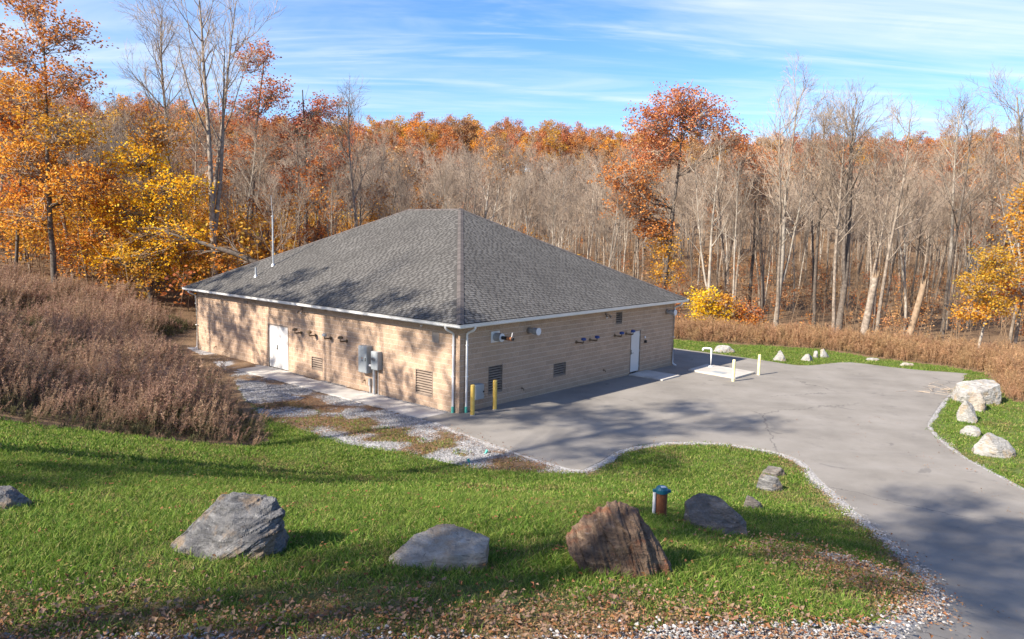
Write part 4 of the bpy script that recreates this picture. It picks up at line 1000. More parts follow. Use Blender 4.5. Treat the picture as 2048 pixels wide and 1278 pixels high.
# left: autumn maples on the bank
hero('maple_tree', 'rust-orange maple with dark trunk rising above the left picture edge', lobe_tree(201, 17.5, .21, [(-1.5, 0, 5.6, 2.4, 2.2, 1.5, 70, 0), (1.8, 0, 7.6, 2.6, 2.2, 1.6, 110, 0), (-1.8, .5, 9.4, 2.4, 2.2, 1.6, 80, 0), (1.0, 0, 11.2, 2.6, 2.2, 1.5, 80, 1), (-1.8, 0, 13.4, 2.6, 2.2, 1.5, 80, 0), (1.6, 0, 14.4, 2.4, 2.0, 1.4, 70, 2), (-2.2, 0, 16.4, 2.4, 2.0, 1.4, 70, 2), (1.4, 0, 17.6, 2.2, 1.9, 1.3, 60, 2), (-1.0, 0, 19.4, 2.0, 1.8, 1.1, 50, 2)], ['leaf_orange', 'leaf_gold', 'leaf_rust'], .22, (-.03, 0)), -31.8, 50.0)
hero('maple_tree', 'leaning orange maple at the far left edge of the woods', lobe_tree(202, 13, .13, [(.8, 0, 6.0, 2.0, 1.8, 1.4, 60, 0), (1.2, 0, 9.0, 2.4, 2.0, 1.6, 80, 1), (-.8, 0, 11.5, 2.2, 2.0, 1.5, 70, 0), (0, 0, 13.4, 1.6, 1.6, 1.1, 40, 1)], ['leaf_orange', 'leaf_gold'], .22, (.10, 0)), -35.6, 51.5)
hero('maple_tree', 'thin dark-trunked maple with orange leaves left of the yellow tree', lobe_tree(203, 10, .10, [(0, 0, 4.6, 1.7, 1.6, 1.1, 50, 0), (.5, 0, 6.6, 1.8, 1.6, 1.2, 60, 0), (-.4, 0, 8.6, 1.5, 1.4, 1.1, 44, 1)], ['leaf_orange', 'leaf_rust'], .20), -29.0, 51.5)
hero('yellow_maple', 'bright yellow maple in the woods left of the tall bare tree', lobe_tree(204, 13.2, .20, [(-1.0, 0, 3.4, 3.0, 2.4, 1.5, 120, 1), (1.8, 0, 4.8, 2.8, 2.4, 1.5, 120, 1), (-1.6, 0, 6.6, 2.7, 2.4, 1.5, 110, 1), (1.6, 0, 8.2, 2.6, 2.2, 1.5, 110, 1), (-.8, 0, 10.2, 2.4, 2.0, 1.5, 90, 0), (.6, 0, 12.2, 2.1, 1.8, 1.3, 70, 2)], ['leaf_yellow', 'leaf_yellow', 'leaf_gold'], .22), -26.2, 52.0)
hero('yellow_maple', 'low yellow maple sapling behind the purple brush', lobe_tree(205, 6.5, .08, [(0, 0, 2.6, 2.4, 1.8, 1.2, 80, 0), (.8, 0, 4.4, 1.9, 1.6, 1.1, 60, 0), (-.8, 0, 5.6, 1.3, 1.2, .9, 36, 1)], ['leaf_yellow', 'leaf_gold'], .20), -30.6, 56.0)
hero('yellow_maple', 'low golden maple sapling near the toppled tree', lobe_tree(206, 6, .07, [(0, 0, 2.4, 2.2, 1.8, 1.2, 70, 0), (.5, 0, 4.2, 1.7, 1.5, 1.0, 50, 1)], ['leaf_yellow', 'leaf_gold'], .20), -23.8, 54.0)
hero('tall_bare_tree', 'tallest bare tree with two grey trunks and wide open crown', bare_tree(210, 22.5, .26, .46, 12, .8, (-.02, 0), .012, fork=2, spread=.95, barkname='bark', upb=.13), -21.6, 52.5, clear=2.2)
hero('tall_bare_tree', 'bare tree with dark twisted limb rising behind the yellow maple', bare_tree(211, 22, .24, .45, 15, 1.0, (.02, 0), .011, spread=1.1), -31.0, 66.0)
hero('oak_tree', 'red-brown oak behind the tall bare tree', lobe_tree(212, 20, .24, [(-2.0, 0, 11.0, 2.2, 2.0, 1.6, 70, 0), (1.6, 0, 12.5, 2.4, 2.0, 1.6, 80, 0), (-1.0, 0, 15.4, 2.2, 2.0, 1.6, 70, 1), (1.6, 0, 17.0, 2.0, 1.8, 1.5, 64, 1), (0, 0, 20, 1.8, 1.6, 1.4, 50, 1)], ['leaf_rust', 'leaf_red'], .22), -23.5, 65.0)
hero('oak_tree', 'copper oak right of the tall bare tree at the skyline', lobe_tree(213, 18, .22, [(-1.8, 0, 10.0, 2.2, 2.0, 1.5, 70, 0), (1.8, 0, 12.0, 2.6, 2.0, 1.5, 80, 0), (-.6, 0, 14.6, 2.4, 2.0, 1.5, 74, 1), (1.6, 0, 16.4, 2.2, 1.8, 1.3, 60, 1)], ['leaf_rust', 'leaf_red'], .22), -19.0, 66.5)
hero('leaning_bare_tree', 'bare tree leaning left above the roof slope', bare_tree(214, 17.5, .18, .5, 11, .9, (-.22, 0), spread=.8), -12.0, 61.0)
# right: red oak and companions
hero('oak_tree', 'tall red oak with heavy crown right of the roof', lobe_tree(220, 16.5, .28, [(-1.7, 0, 16.6, 2.5, 2.4, 1.7, 130, 0), (2.0, 0, 17.2, 2.6, 2.4, 1.7, 130, 0), (.4, 0, 18.4, 2.5, 2.2, 1.2, 90, 0), (-1.2, 0, 14.2, 2.3, 2.0, 1.5, 100, 0), (4.4, 0, 15.6, 2.0, 1.8, 1.2, 70, 0), (-3.6, 0, 12.2, 2.5, 2.2, 1.5, 120, 1), (-2.8, 0, 10.0, 2.5, 2.2, 1.4, 110, 1), (-1.2, 0, 8.0, 1.8, 1.6, 1.1, 60, 1), (-.3, 0, 6.6, 1.3, 1.2, 1.2, 44, 2), (.3, 0, 4.4, 1.2, 1.2, 1.3, 44, 2), (-.3, 0, 2.8, 1.1, 1.1, .8, 26, 1)], ['leaf_red', 'leaf_rust', 'leaf_gold'], .21, (.035, 0)), 12.6, 60.5, clear=3)
hero('oak_tree', 'smaller red-brown oak behind the red oak', lobe_tree(221, 15, .18, [(0, 0, 11.5, 2.2, 2, 1.5, 60, 0), (1.4, 0, 13.8, 2.2, 2, 1.3, 60, 1), (-1, 0, 15, 1.7, 1.6, 1.1, 40, 1)], ['leaf_rust', 'leaf_red'], .21), 22.4, 68.0)
hero('maple_tree', 'yellow-orange maple at the right edge of the woods', lobe_tree(222, 8.5, .13, [(-.9, 0, 3.9, 1.6, 1.4, .8, 50, 1), (.9, 0, 4.6, 1.6, 1.4, .9, 50, 0), (-1.0, 0, 6.2, 1.7, 1.5, 1.0, 60, 0), (.9, 0, 7.2, 1.8, 1.5, 1.0, 60, 0), (-.1, 0, 8.6, 1.5, 1.4, .9, 46, 0)], ['leaf_gold', 'leaf_orange'], .22, (.12, 0), 'bark_pale'), 30.0, 46.0, s=.76)
hero('maple_tree', 'golden maple cut off by the right picture edge', lobe_tree(223, 9.5, .13, [(0, 0, 4.2, 1.9, 1.6, 1.1, 50, 1), (.5, 0, 6.4, 2.0, 1.6, 1.1, 60, 0), (-.3, 0, 8.6, 1.8, 1.5, 1.1, 56, 0), (-.4, 0, 10.2, 1.3, 1.2, .9, 34, 0)], ['leaf_gold', 'leaf_orange'], .22, (.05, 0), 'bark'), 33.4, 47.5)
hero('tall_bare_tree', 'tall pale bare tree with spreading top right of the red oak', bare_tree(230, 18.5, .20, .46, 13, 1.0, (.05, 0), .010, fork=1, barkname='bark_pale'), 21.5, 58.5)
hero('tall_bare_tree', 'slim pale bare tree beside the orange shrub', bare_tree(231, 15, .15, .40, 11, .9, (.03, 0), .010, fork=1, barkname='bark_pale'), 15.6, 57.5)
hero('tall_bare_tree', 'thick dark bare tree in the right-hand woods', bare_tree(232, 17.5, .26, .40, 14, 1.0, (.06, 0), .010, fork=1, barkname='bark_dark'), 25.5, 56.0)
hero('tall_bare_tree', 'tall bare tree at the right with wide pale crown', bare_tree(233, 18.5, .20, .50, 14, 1.0, (-.03, 0), .010, barkname='bark_pale', spread=1.1), 37.5, 62.0)
hero('tall_bare_tree', 'bare tree with arching limbs at the right picture edge', bare_tree(234, 19.5, .22, .44, 14, 1.0, (-.06, 0), .010, barkname='bark', spread=1.2), 42.5, 60.0)
hero('crooked_dead_tree', 'crooked pale dead tree just above the roof ridge', bare_tree(235, 11.5, .24, .40, 7, .55, (.10, 0), .014, False, fork=2, spread=1.25, barkname='bark_pale', upb=.0), -3.6, 62.5)
# yellow shrub, snags, toppled tree
hero('orange_shrub', 'glowing orange-yellow shrub behind the brush beside the building', lobe_tree(240, 3.6, .05, [(0, 0, 1.6, 1.7, 1.3, 1.0, 70, 0), (-.6, 0, 2.7, 1.3, 1.2, .9, 56, 0), (.7, 0, 2.2, 1.4, 1.2, .9, 50, 1)], ['leaf_yellow', 'leaf_orange'], .20, dead=3), 15.0, 54.2, cat='shrub')
hero('orange_shrub', 'smaller rust-orange shrub right of the glowing shrub', lobe_tree(241, 2.4, .04, [(0, 0, 1.1, 1.2, 1.0, .8, 44, 0), (.3, 0, 1.8, 1.0, .9, .6, 30, 1)], ['leaf_orange', 'leaf_rust'], .19, dead=3), 17.6, 54.0, cat='shrub')
for x, y, h, r, ln, sd_, lab in ((26.8, 48.6, 4.6, .24, .20, 1, 'broken tree stump with splintered top in the right woods'), (24.2, 49.4, 4.9, .27, .10, 2, 'thick broken grey trunk left of the splintered stump')):
    rng = np.random.default_rng(sd_); P, Rr = trunk_path(rng, h, r, 9, (ln, 0), .02, .72)
    t = thing('snag', lab, 'dead tree', (x, y, tz(x, y)-.05)); g = Geo(); v, f = tubes(P, Rr, 12); g.add(v, f, 0); part('trunk', g, ['snag_wood' if sd_ == 1 else 'bark'], t, True)
    g = Geo(); e = P[0, -1]
    for k in range(9):
        a = k*.7; q = e+np.array([math.cos(a), math.sin(a), 0])*r*.5; cyl(g, tuple(q-np.array([0, 0, .2])), tuple(q+np.array([math.cos(a)*.08, math.sin(a)*.08, rng.uniform(.15, .6)])), .06, .006, 5)
    part('splintered_top', g, ['snag_wood'], t); HERO.append((x, y, 1.2))
rng = np.random.default_rng(6)
t = thing('toppled_tree', 'toppled bare tree leaning left behind the roof corner', 'dead tree', (-14.5, 51.0, 0))
P = np.array([[(2.2, 1.0, .2), (-.5, .3, 2.6), (-2.6, 0, 4.0), (-4.8, -.4, 5.0), (-7.0, -.6, 5.7), (-9.2, -.5, 6.3), (-11.0, -.3, 6.9)]]); Rr = np.array([[.26, .24, .21, .18, .14, .09, .04]])
L1, R1 = grow(rng, P, Rr, 9, .3, .98, .25, .7, 2.2, 4.6, 7, -.03, .10, .5, .025, .3, .2); L1[:, :, 2] = np.maximum(L1[:, :, 2], 2.2)
L2, R2 = grow(rng, L1, R1, 7, .2, .98, .3, .8, .8, 1.8, 5, .02, .10, .55, .012, .3, .4); L3, R3 = grow(rng, L2, R2, 4, .2, .98, .3, .8, .3, .8, 4, .02, .1, .6, .008, .3, .5)
g = Geo(); v, f = tubes(P, Rr, 9); g.add(v, f, 0); v, f = tubes(L1, R1, 6); g.add(v, f, 0); part('trunk', g, ['bark_dark'], t, True)
g = Geo(); v, f = tubes(L2, R2, 4); g.add(v, f, 0); v, f = tubes(L3, R3, 3); g.add(v, f, 0); part('crown', g, ['twig'], t)

# younger leafy trees filling the woods on the left
young = [lobe_tree(251, 9, .09, [(-.8, 0, 4.0, 1.9, 1.8, 1.2, 46, 0), (.8, .3, 6.0, 2.0, 1.8, 1.3, 50, 0), (0, 0, 8.2, 1.6, 1.5, 1.1, 40, 1)], ['leaf_orange', 'leaf_rust'], .22, dead=4), lobe_tree(252, 8, .09, [(.6, 0, 3.4, 2.0, 1.8, 1.2, 50, 0), (-.7, 0, 5.4, 1.9, 1.8, 1.2, 46, 0), (.2, 0, 7.4, 1.6, 1.5, 1.0, 40, 1)], ['leaf_yellow', 'leaf_gold'], .22, dead=4), lobe_tree(253, 11, .11, [(-.6, 0, 5.6, 2.0, 1.9, 1.3, 46, 0), (.9, 0, 7.8, 2.0, 1.8, 1.3, 46, 1), (0, 0, 10.2, 1.7, 1.6, 1.2, 40, 0)], ['leaf_rust', 'leaf_orange'], .22, dead=5)]
yl = [(-34, 57.5, 1, 'young yellow tree between the leftmost maples'), (-40.5, 60, 2, 'rust-brown young tree deep behind the left maples'), (-24.2, 59.5, 2, 'rust-brown young tree left of the tall bare tree'), (-19.4, 57.5, 0, 'young orange tree right of the tall bare tree'), (-16.4, 60, 2, 'rust-brown young tree above the left roof slope'), (-36.5, 66, 1, 'young yellow tree deep in the left woods'), (-12.6, 70, 2, 'rust-brown young tree behind the leaning bare tree'), (-8.0, 66, 0, 'young orange tree left of the crooked dead tree'), (-44.5, 70, 0, 'young orange tree farthest left in the deep woods')]
for i, (x, y, k, lab) in enumerate(yl):
    hero('young_tree', lab, young[k], x, y, i*1.3, 1.0+.12*math.sin(i*2.1), 'young leafy trees in the left woods', clear=1.2)
# near woods: individual bare trees
rng = np.random.default_rng(42); spots = []
def free(x, y, d):
    return all((x-a)**2+(y-b)**2 > d*d for a, b, *_ in spots) and all((x-a)**2+(y-b)**2 > c*c for a, b, c in HERO)
cand = rng.uniform((-78, 48), (76, 100), (9000, 2))
keep = (np.abs(cand[:, 0]) < cand[:, 1]*.78+3) & (sdv(cand[:, 0], cand[:, 1], BRUSH_R) > .4) & (sdv(cand[:, 0], cand[:, 1], BRUSH_L) > .3) & (sdv(cand[:, 0], cand[:, 1], RIGHT) > 1.5) & (sdv(cand[:, 0], cand[:, 1], BLD) > 4.5) & (sdv(cand[:, 0], cand[:, 1], ASPH) > 3)
for x, y in cand[keep]:
    if len(spots) >= 285: break
    if y < 52 and x < 8: continue
    if free(x, y, 2.2+.018*(y-50)): spots.append((x, y))
cnt_ = {}
for x, y in sorted(spots, key=lambda q: q[1]):
    k = int(rng.integers(0, len(protos))); s = float(rng.uniform(.52, .78)) if x < 9 else float(rng.uniform(.80, 1.0)) if y < 62 else float(rng.uniform(.62, .86))
    if x < -14: s *= 1.08
    REFS = [(-21.6, 'the tall two-trunked bare tree'), (-31.8, 'the leftmost rust-orange maple'), (-26.2, 'the bright yellow maple'), (-12.0, 'the leaning bare tree'), (-3.6, 'the crooked dead tree'), (12.6, 'the tall red oak'), (21.5, 'the pale spreading bare tree'), (25.5, 'the thick dark bare tree'), (29.2, 'the right-hand yellow-orange maple'), (37.5, 'the wide pale crown at right')]
    wx = 'left of the building' if x < -14 else 'behind the building' if x < 9 else 'right of the building'
    row = 'front' if y < 66 else 'deep'
    look = ['grey', 'broad grey', 'thin grey', 'forked grey', 'leaning grey', 'pale', 'dark', 'forked pale'][k]
    X50 = x/y*55; nm = min(REFS, key=lambda q: abs(q[0]*55/55-X50)); side_ = 'left' if X50 < nm[0] else 'right'
    key = (look, row, nm[1], side_); cnt_[key] = cnt_.get(key, 0)+1
    ordn = ['', 'second ', 'third ', 'fourth ', 'fifth ', 'sixth ', 'seventh ', 'eighth ', 'ninth '][min(cnt_[key]-1, 8)]
    lab = f'{ordn}{look} bare tree {"just" if row == "front" else "deep"} behind and {side_} of {nm[1]}'
    plant_tree('bare_tree', lab, protos[k], x, y, float(rng.uniform(0, 6.28)), s, f'bare trees, {row} woods {wx}', (float(rng.normal(0, .055)), float(rng.normal(0, .055))))
# shade trees on the bank, outside the picture on the sun side
shade_leafy = [bare_tree(301, 19, .2, .40, 13, .8, fine=True, leafy=('leaf_rust', .30, .26, 7)), bare_tree(302, 20, .21, .42, 13, .8, fine=True)]
shade_oak = [lobe_tree(303, 18, .22, [(-2.4, 0, 9.5, 1.7, 1.6, 1.0, 24), (2.2, 1.2, 11.0, 1.8, 1.6, 1.1, 26), (.2, -2.4, 12.6, 1.8, 1.6, 1.1, 26), (-1.8, 1.6, 14.4, 1.8, 1.7, 1.1, 26), (2.0, -1.0, 15.8, 1.7, 1.6, 1.0, 24), (-.2, .6, 17.8, 1.6, 1.5, 1.0, 20)], 'leaf_rust', .30, per=12), lobe_tree(304, 17, .2, [(2.4, -.6, 9.0, 1.6, 1.5, 1.0, 22), (-2.0, -1.0, 10.6, 1.9, 1.6, 1.1, 26), (.4, 2.2, 12.2, 1.8, 1.6, 1.0, 26), (1.8, .8, 14.0, 1.7, 1.6, 1.0, 24), (-1.4, -1.4, 15.4, 1.7, 1.6, 1.0, 24), (.2, .2, 17.0, 1.5, 1.5, 1.0, 20)], 'leaf_orange', .30, per=12)]
shade_high = lobe_tree(305, 18.5, .21, [(-2.2, .4, 13.2, 1.7, 1.6, .9, 22), (2.0, -.8, 14.4, 1.7, 1.6, .9, 22), (.2, 1.6, 15.8, 1.6, 1.5, .9, 20), (-1.2, -1.2, 17.0, 1.5, 1.5, .9, 18), (1.6, .6, 18.2, 1.4, 1.4, .8, 16)], 'leaf_rust', .30, per=11)
for i, (x, y, k, s) in enumerate(((-20.0, 18.0, 2, .82), (-23.8, 21.6, 3, .84), (-27.4, 25.2, 2, .82), (-31.4, 28.6, 3, .84), (-29, 17, 1, 1.0), (-16.8, 9.2, 4, 1.0), (-20.6, 12.6, 4, .95), (-13.6, -1.4, 4, 1.05), (-17.4, -3.6, 4, 1.10), (-9.6, -6.6, 4, 1.10), (-22.5, -7.5, 1, 1.1), (-24, 4.5, 1, 1.05), (-12.5, -11, 1, 1.1), (-42, 20, 2, 1.05), (-23.6, 1.8, 2, .78), (-36, 9, 0, 1.0))):
    ms = shade_leafy[k] if k < 2 else shade_high if k == 4 else shade_oak[k-2]
    plant_tree('bank_tree', 'half-bare tree on the bank outside the left picture edge', ms, x, y, i*1.7, s, 'trees on the bank outside the picture')

# ------------------------------------------------------------------ masses: far woods, brush, grass, leaves, stones
def scatter(name, label, pts, rot, scl, pid, meshes, category=None):
    coll = bpy.data.collections.new(name+'_kinds')
    for k, me_ in enumerate(meshes):
        coll.objects.link(bpy.data.objects.new(f'{name}_kind_{k:02d}', me_))
    me_ = bpy.data.meshes.new(name); N = len(pts)
    me_.vertices.add(N); me_.vertices.foreach_set('co', np.asarray(pts, np.float32).ravel())
    a = me_.attributes.new('rot', 'FLOAT_VECTOR', 'POINT'); a.data.foreach_set('vector', np.asarray(rot, np.float32).ravel())
    a = me_.attributes.new('scl', 'FLOAT_VECTOR', 'POINT'); s3 = np.asarray(scl, np.float32); s3 = np.repeat(s3[:, None], 3, 1) if s3.ndim == 1 else s3
    a.data.foreach_set('vector', s3.ravel().astype(np.float32))
    a = me_.attributes.new('pid', 'INT', 'POINT'); a.data.foreach_set('value', np.asarray(pid, np.int32))
    o = link(name, me_); tag(o, label, category, kind='stuff')
    ng = bpy.data.node_groups.new(name, 'GeometryNodeTree')
    ng.interface.new_socket('Geometry', in_out='INPUT', socket_type='NodeSocketGeometry'); ng.interface.new_socket('Geometry', in_out='OUTPUT', socket_type='NodeSocketGeometry')
    N_, L_ = ng.nodes, ng.links
    gi, go = N_.new('NodeGroupInput'), N_.new('NodeGroupOutput')
    ip_ = N_.new('GeometryNodeInstanceOnPoints'); ci = N_.new('GeometryNodeCollectionInfo')
    ci.inputs['Collection'].default_value = coll; ci.inputs['Separate Children'].default_value = True; ci.inputs['Reset Children'].default_value = True
    def na(nm, ty):
        n = N_.new('GeometryNodeInputNamedAttribute'); n.data_type = ty; n.inputs['Name'].default_value = nm
        return n.outputs['Attribute']
    er = N_.new('FunctionNodeEulerToRotation'); L_.new(na('rot', 'FLOAT_VECTOR'), er.inputs[0])
    L_.new(gi.outputs[0], ip_.inputs['Points']); L_.new(ci.outputs[0], ip_.inputs['Instance'])
    ip_.inputs['Pick Instance'].default_value = True
    L_.new(na('pid', 'INT'), ip_.inputs['Instance Index']); L_.new(er.outputs[0], ip_.inputs['Rotation']); L_.new(na('scl', 'FLOAT_VECTOR'), ip_.inputs['Scale'])
    L_.new(ip_.outputs[0], go.inputs[0])
    o.modifiers.new('scatter', 'NODES').node_group = ng
    return o
def join(meshes, name):
    """trunk + crown into one mesh for the far woods"""
    V, F, MI, mats, n = [], {}, [], [], 0
    out = Geo()
    names = []
    for me_ in meshes:
        co = np.zeros(len(me_.vertices)*3, np.float32); me_.vertices.foreach_get('co', co)
        nv = len(me_.vertices); npg = len(me_.polygons)
        lv = np.zeros(len(me_.loops), np.int32); me_.loops.foreach_get('vertex_index', lv)
        mi_ = np.zeros(npg, np.int32); me_.polygons.foreach_get('material_index', mi_)
        q = lv.reshape(-1, 4); base = len(names); names += [m_.name for m_ in me_.materials]
        out.V.append(co.reshape(-1, 3).astype(float))
        for k in range(len(me_.materials)):
            sel = q[mi_ == k]
            if len(sel): out.F.setdefault((4, base+k), []).append(sel+out.n)
        out.n += nv
    return out.mesh(name, names)
rng = np.random.default_rng(9)
fb = [join(bare_tree(400+k, 16.5, .15, .40, 12, .7, twig=.020, fine=False), 'far_bare') for k in range(5)]
def far_leafy(seed, leaf): return join(lobe_tree(seed, 14, .2, [(-2.2, 0, 8.4, 2.0, 2.0, 1.3, 34, 0), (1.9, .8, 9.6, 2.2, 2.0, 1.4, 36, 0), (-.4, -1.8, 11.2, 2.0, 2.0, 1.3, 32, 0), (-1.6, 1.2, 12.6, 1.8, 1.8, 1.2, 28, 0), (1.5, -.6, 13.6, 1.8, 1.7, 1.2, 26, 0), (.2, .4, 15.4, 1.4, 1.4, 1.1, 18, 0)], leaf, .40, per=8, clump=.62, dead=8), 'far_leafy')
fl_ = [far_leafy(420, 'leaf_rust'), far_leafy(421, 'leaf_orange'), far_leafy(422, 'leaf_red'), far_leafy(423, 'leaf_gold'), far_leafy(424, 'leaf_brown')]
n_far = 5200
P = rng.uniform((-230, 84), (230, 300), (n_far, 2)); P = P[np.abs(P[:, 0]) < P[:, 1]*.80+8]
P = P[np.minimum(1, np.exp(-(P[:, 1]-150)/140)) > rng.random(len(P))]
near_ = np.array(spots+[(a, b) for a, b, _ in HERO]); dm = np.min(np.hypot(P[:, 0:1]-near_[None, :, 0], P[:, 1:2]-near_[None, :, 1]), 1); P = P[dm > 1.5]
u = fbm(P[:, 0]*.03, P[:, 1]*.03, 77)
high = sst(135, 185, P[:, 1]+40*(u-.5)); leafp = .05+.72*high+.12*(u > .62)
leafp = np.where((P[:, 0] < -22) & (P[:, 1] < 150), leafp+.12, leafp)
isl = rng.random(len(P)) < leafp
kind = np.where(isl, 5+rng.choice(5, len(P), p=[.34, .14, .14, .12, .26]), rng.integers(0, 5, len(P)))
sc_ = rng.uniform(.58, .84, len(P)); sc_ = np.where(isl, sc_*1.15, sc_)
scatter('far_woods', 'dense autumn woods covering the far hillside', np.column_stack([P, terrain(P[:, 0], P[:, 1])-.1]), np.column_stack([rng.normal(0, .03, (len(P), 2)), rng.uniform(0, 6.28, len(P))]), sc_, kind, fb+fl_)

# understory of small leafy saplings and dead stems
def sapling(seed, h, leaf, n, ls=.13):
    rng = np.random.default_rng(seed); g = Geo(); P, Rr = trunk_path(rng, h, .022, 6, (rng.normal(0, .1), rng.normal(0, .1)), .06, .3)
    v, f = tubes(P, Rr, 4); g.add(v, f, 0)
    L, Rl = grow(rng, P, Rr, 9, .2, .98, .6, 1.2, h*.2, h*.45, 5, .03, .1, .5, .007, .5, .4); v, f = tubes(L, Rl, 3); g.add(v, f, 0)
    L2, R2 = grow(rng, L, Rl, 4, .3, 1, .4, .9, h*.06, h*.16, 3, .0, .1, .6, .005, .3, .5); v, f = tubes(L2, R2, 3); g.add(v, f, 0)
    if n:
        s = L2[rng.integers(0, len(L2), n), -1]; v, f = leaf_quads(rng, s+rng.normal(0, .14, (n, 3)), ls, .3); g.add(v, f, 1)
    return g.mesh('sapling', ['stem', leaf])
sap = [sapling(500, 3.2, 'leaf_orange', 150, .16), sapling(501, 2.6, 'leaf_brown', 110, .15), sapling(502, 4.0, 'leaf_gold', 170, .16), sapling(503, 3.4, 'leaf_brown', 0), sapling(504, 2.2, 'leaf_rust', 90, .15), sapling(505, 4.4, 'leaf_brown', 0)]
P = rng.uniform((-75, 48), (75, 110), (3600, 2)); k = (np.abs(P[:, 0]) < P[:, 1]*.78+3) & (sdv(P[:, 0], P[:, 1], BRUSH_R) > 0) & (sdv(P[:, 0], P[:, 1], RIGHT) > .5) & (sdv(P[:, 0], P[:, 1], BLD) > 3) & (sdv(P[:, 0], P[:, 1], BRUSH_L) > -1.0) & (sdv(P[:, 0], P[:, 1], ASPH) > 1)
P = P[k]; lefty = P[:, 0] < 5
kind = np.where(lefty, rng.choice([0, 0, 1, 2, 4, 3], len(P)), rng.choice([3, 5, 3, 5, 1, 4], len(P)))
kind = np.where((P[:, 0] < -20) & (rng.random(len(P)) < .3), 2, kind)
sboost = np.where(P[:, 0] < 2, 1.35, 1.0)
scatter('understory', 'saplings and leafy undergrowth between the trunks', np.column_stack([P, terrain(P[:, 0], P[:, 1])-.05]), np.column_stack([rng.normal(0, .08, (len(P), 2)), rng.uniform(0, 6.28, len(P))]), rng.uniform(.6, 1.3, len(P))*sboost, kind, sap)

# tall dry weeds
def weed(seed, h, n, plume, leaf, lean=.16, fuzz=1.0):
    rng = np.random.default_rng(seed); g = Geo(); N = n
    base = np.column_stack([rng.normal(0, .26, (N, 2)), np.full(N, -.05)]); K = 6; P = np.zeros((N, K, 3)); P[:, 0] = base
    H_ = h*rng.uniform(.45, 1.2, N); D = unit(np.column_stack([rng.normal(lean*.8, lean, N), rng.normal(0, lean, N), np.ones(N)]))
    for k in range(1, K): P[:, k] = P[:, k-1]+D*(H_/(K-1))[:, None]; D = unit(D+np.column_stack([rng.normal(.05, .06, N), rng.normal(0, .06, N), np.zeros(N)]))
    v, f = tubes(P, np.tile(np.linspace(.006, .002, K)[None], (N, 1)), 3); g.add(v, f, 0)
    def along(t0, t1, per, ls, sp_, wd, slot, droop):
        t = rng.uniform(t0, t1, (N, per)); fl = t*(K-1); i = np.minimum(fl.astype(int), K-2); w = (fl-i)[..., None]
        S = (P[np.arange(N)[:, None], i]*(1-w)+P[np.arange(N)[:, None], i+1]*w).reshape(-1, 3)
        d = unit(np.column_stack([rng.normal(.25, .8, len(S)), rng.normal(0, .8, len(S)), rng.normal(droop, .45, len(S))])); L = ls*rng.uniform(.5, 1.3, len(S))[:, None]
        s = unit(np.cross(d, rng.normal(size=(len(S), 3))))*wd
        S = S+rng.normal(0, sp_, S.shape)
        V = np.stack([S, S+d*L*.45+s, S+d*L, S+d*L*.45-s], 1).reshape(-1, 3); g.add(V, np.arange(len(V)).reshape(-1, 4), slot)
    along(.50, 1.0, int(34*fuzz), .13, .012, .008, 1, .75)
    along(.72, 1.0, int(22*fuzz), .055, .02, .010, 1, .4)
    along(.08, .72, 16, .085, .01, .016, 2, .1)
    return g.mesh('weed', ['stem', plume, leaf])
wd = [weed(600+k, 1.15+.22*k, 11, 'brush_plume', 'brush_leaf') for k in range(4)]+[weed(610, .75, 16, 'brush_leaf', 'brush_leaf', .25, .6)]
def field(poly, step, jit, rng):
    xs = [q[0] for q in poly]; ys = [q[1] for q in poly]
    A, B_ = np.meshgrid(np.arange(min(xs), max(xs), step), np.arange(min(ys), max(ys), step)); P = np.column_stack([A.ravel(), B_.ravel()])+rng.uniform(-jit, jit, (A.size, 2))*step
    return P[sdv(P[:, 0], P[:, 1], poly) < 1.1*(fbm(P[:, 0]*1.1, P[:, 1]*1.1, 71)-.45)]
P = field(BRUSH_L, .42, .6, rng); P = P[(P[:, 0] > -P[:, 1]*.80-4) & (sdv(P[:, 0], P[:, 1], BLD) > .6)]
d = -sdv(P[:, 0], P[:, 1], BRUSH_L); s = rng.uniform(.65, 1.25, len(P))*np.where(P[:, 1] < 27, .34+.66*sst(-.3, 3.0, d), .55+.45*sst(0, 1.2, d)); s *= .42+.85*fbm(P[:, 0]*.45, P[:, 1]*.45, 3)
kind = rng.integers(0, 4, len(P)); kind = np.where((fbm(P[:, 0]*.35+9, P[:, 1]*.35, 14) > .58) | (rng.random(len(P)) < .08+.5*(d < .9)), 4, kind)
kind = np.where((P[:, 0] > -19.5) & (P[:, 1] > 34) & (P[:, 0]+P[:, 1] > 18) & (rng.random(len(P)) < .6), 4, kind)
scatter('dry_brush', 'tall dry purplish-brown weeds covering the left bank', np.column_stack([P, terrain(P[:, 0], P[:, 1])]), np.column_stack([rng.normal(0, .08, (len(P), 2)), rng.uniform(-.9, .9, len(P))]), s, kind, wd)
wr = [weed(620+k, 1.15+.12*k, 14, 'brush_tan', 'brush_tan', .14) for k in range(3)]+[weed(625, .9, 14, 'brush_tan', 'brush_leaf', .2)]
P = field(BRUSH_R, .42, .6, rng); d = -sdv(P[:, 0], P[:, 1], BRUSH_R)
s = rng.uniform(.75, 1.15, len(P))*(.5+.5*sst(0, 1.0, d))*(.8+.4*fbm(P[:, 0]*.4, P[:, 1]*.4, 8))
scatter('tan_brush', 'tan dry weeds between the far lawn and the woods', np.column_stack([P, terrain(P[:, 0], P[:, 1])]), np.column_stack([rng.normal(0, .08, (len(P), 2)), rng.uniform(0, 6.28, len(P))]), s, rng.choice([0, 1, 2, 0, 1, 2, 3], len(P)), wr)

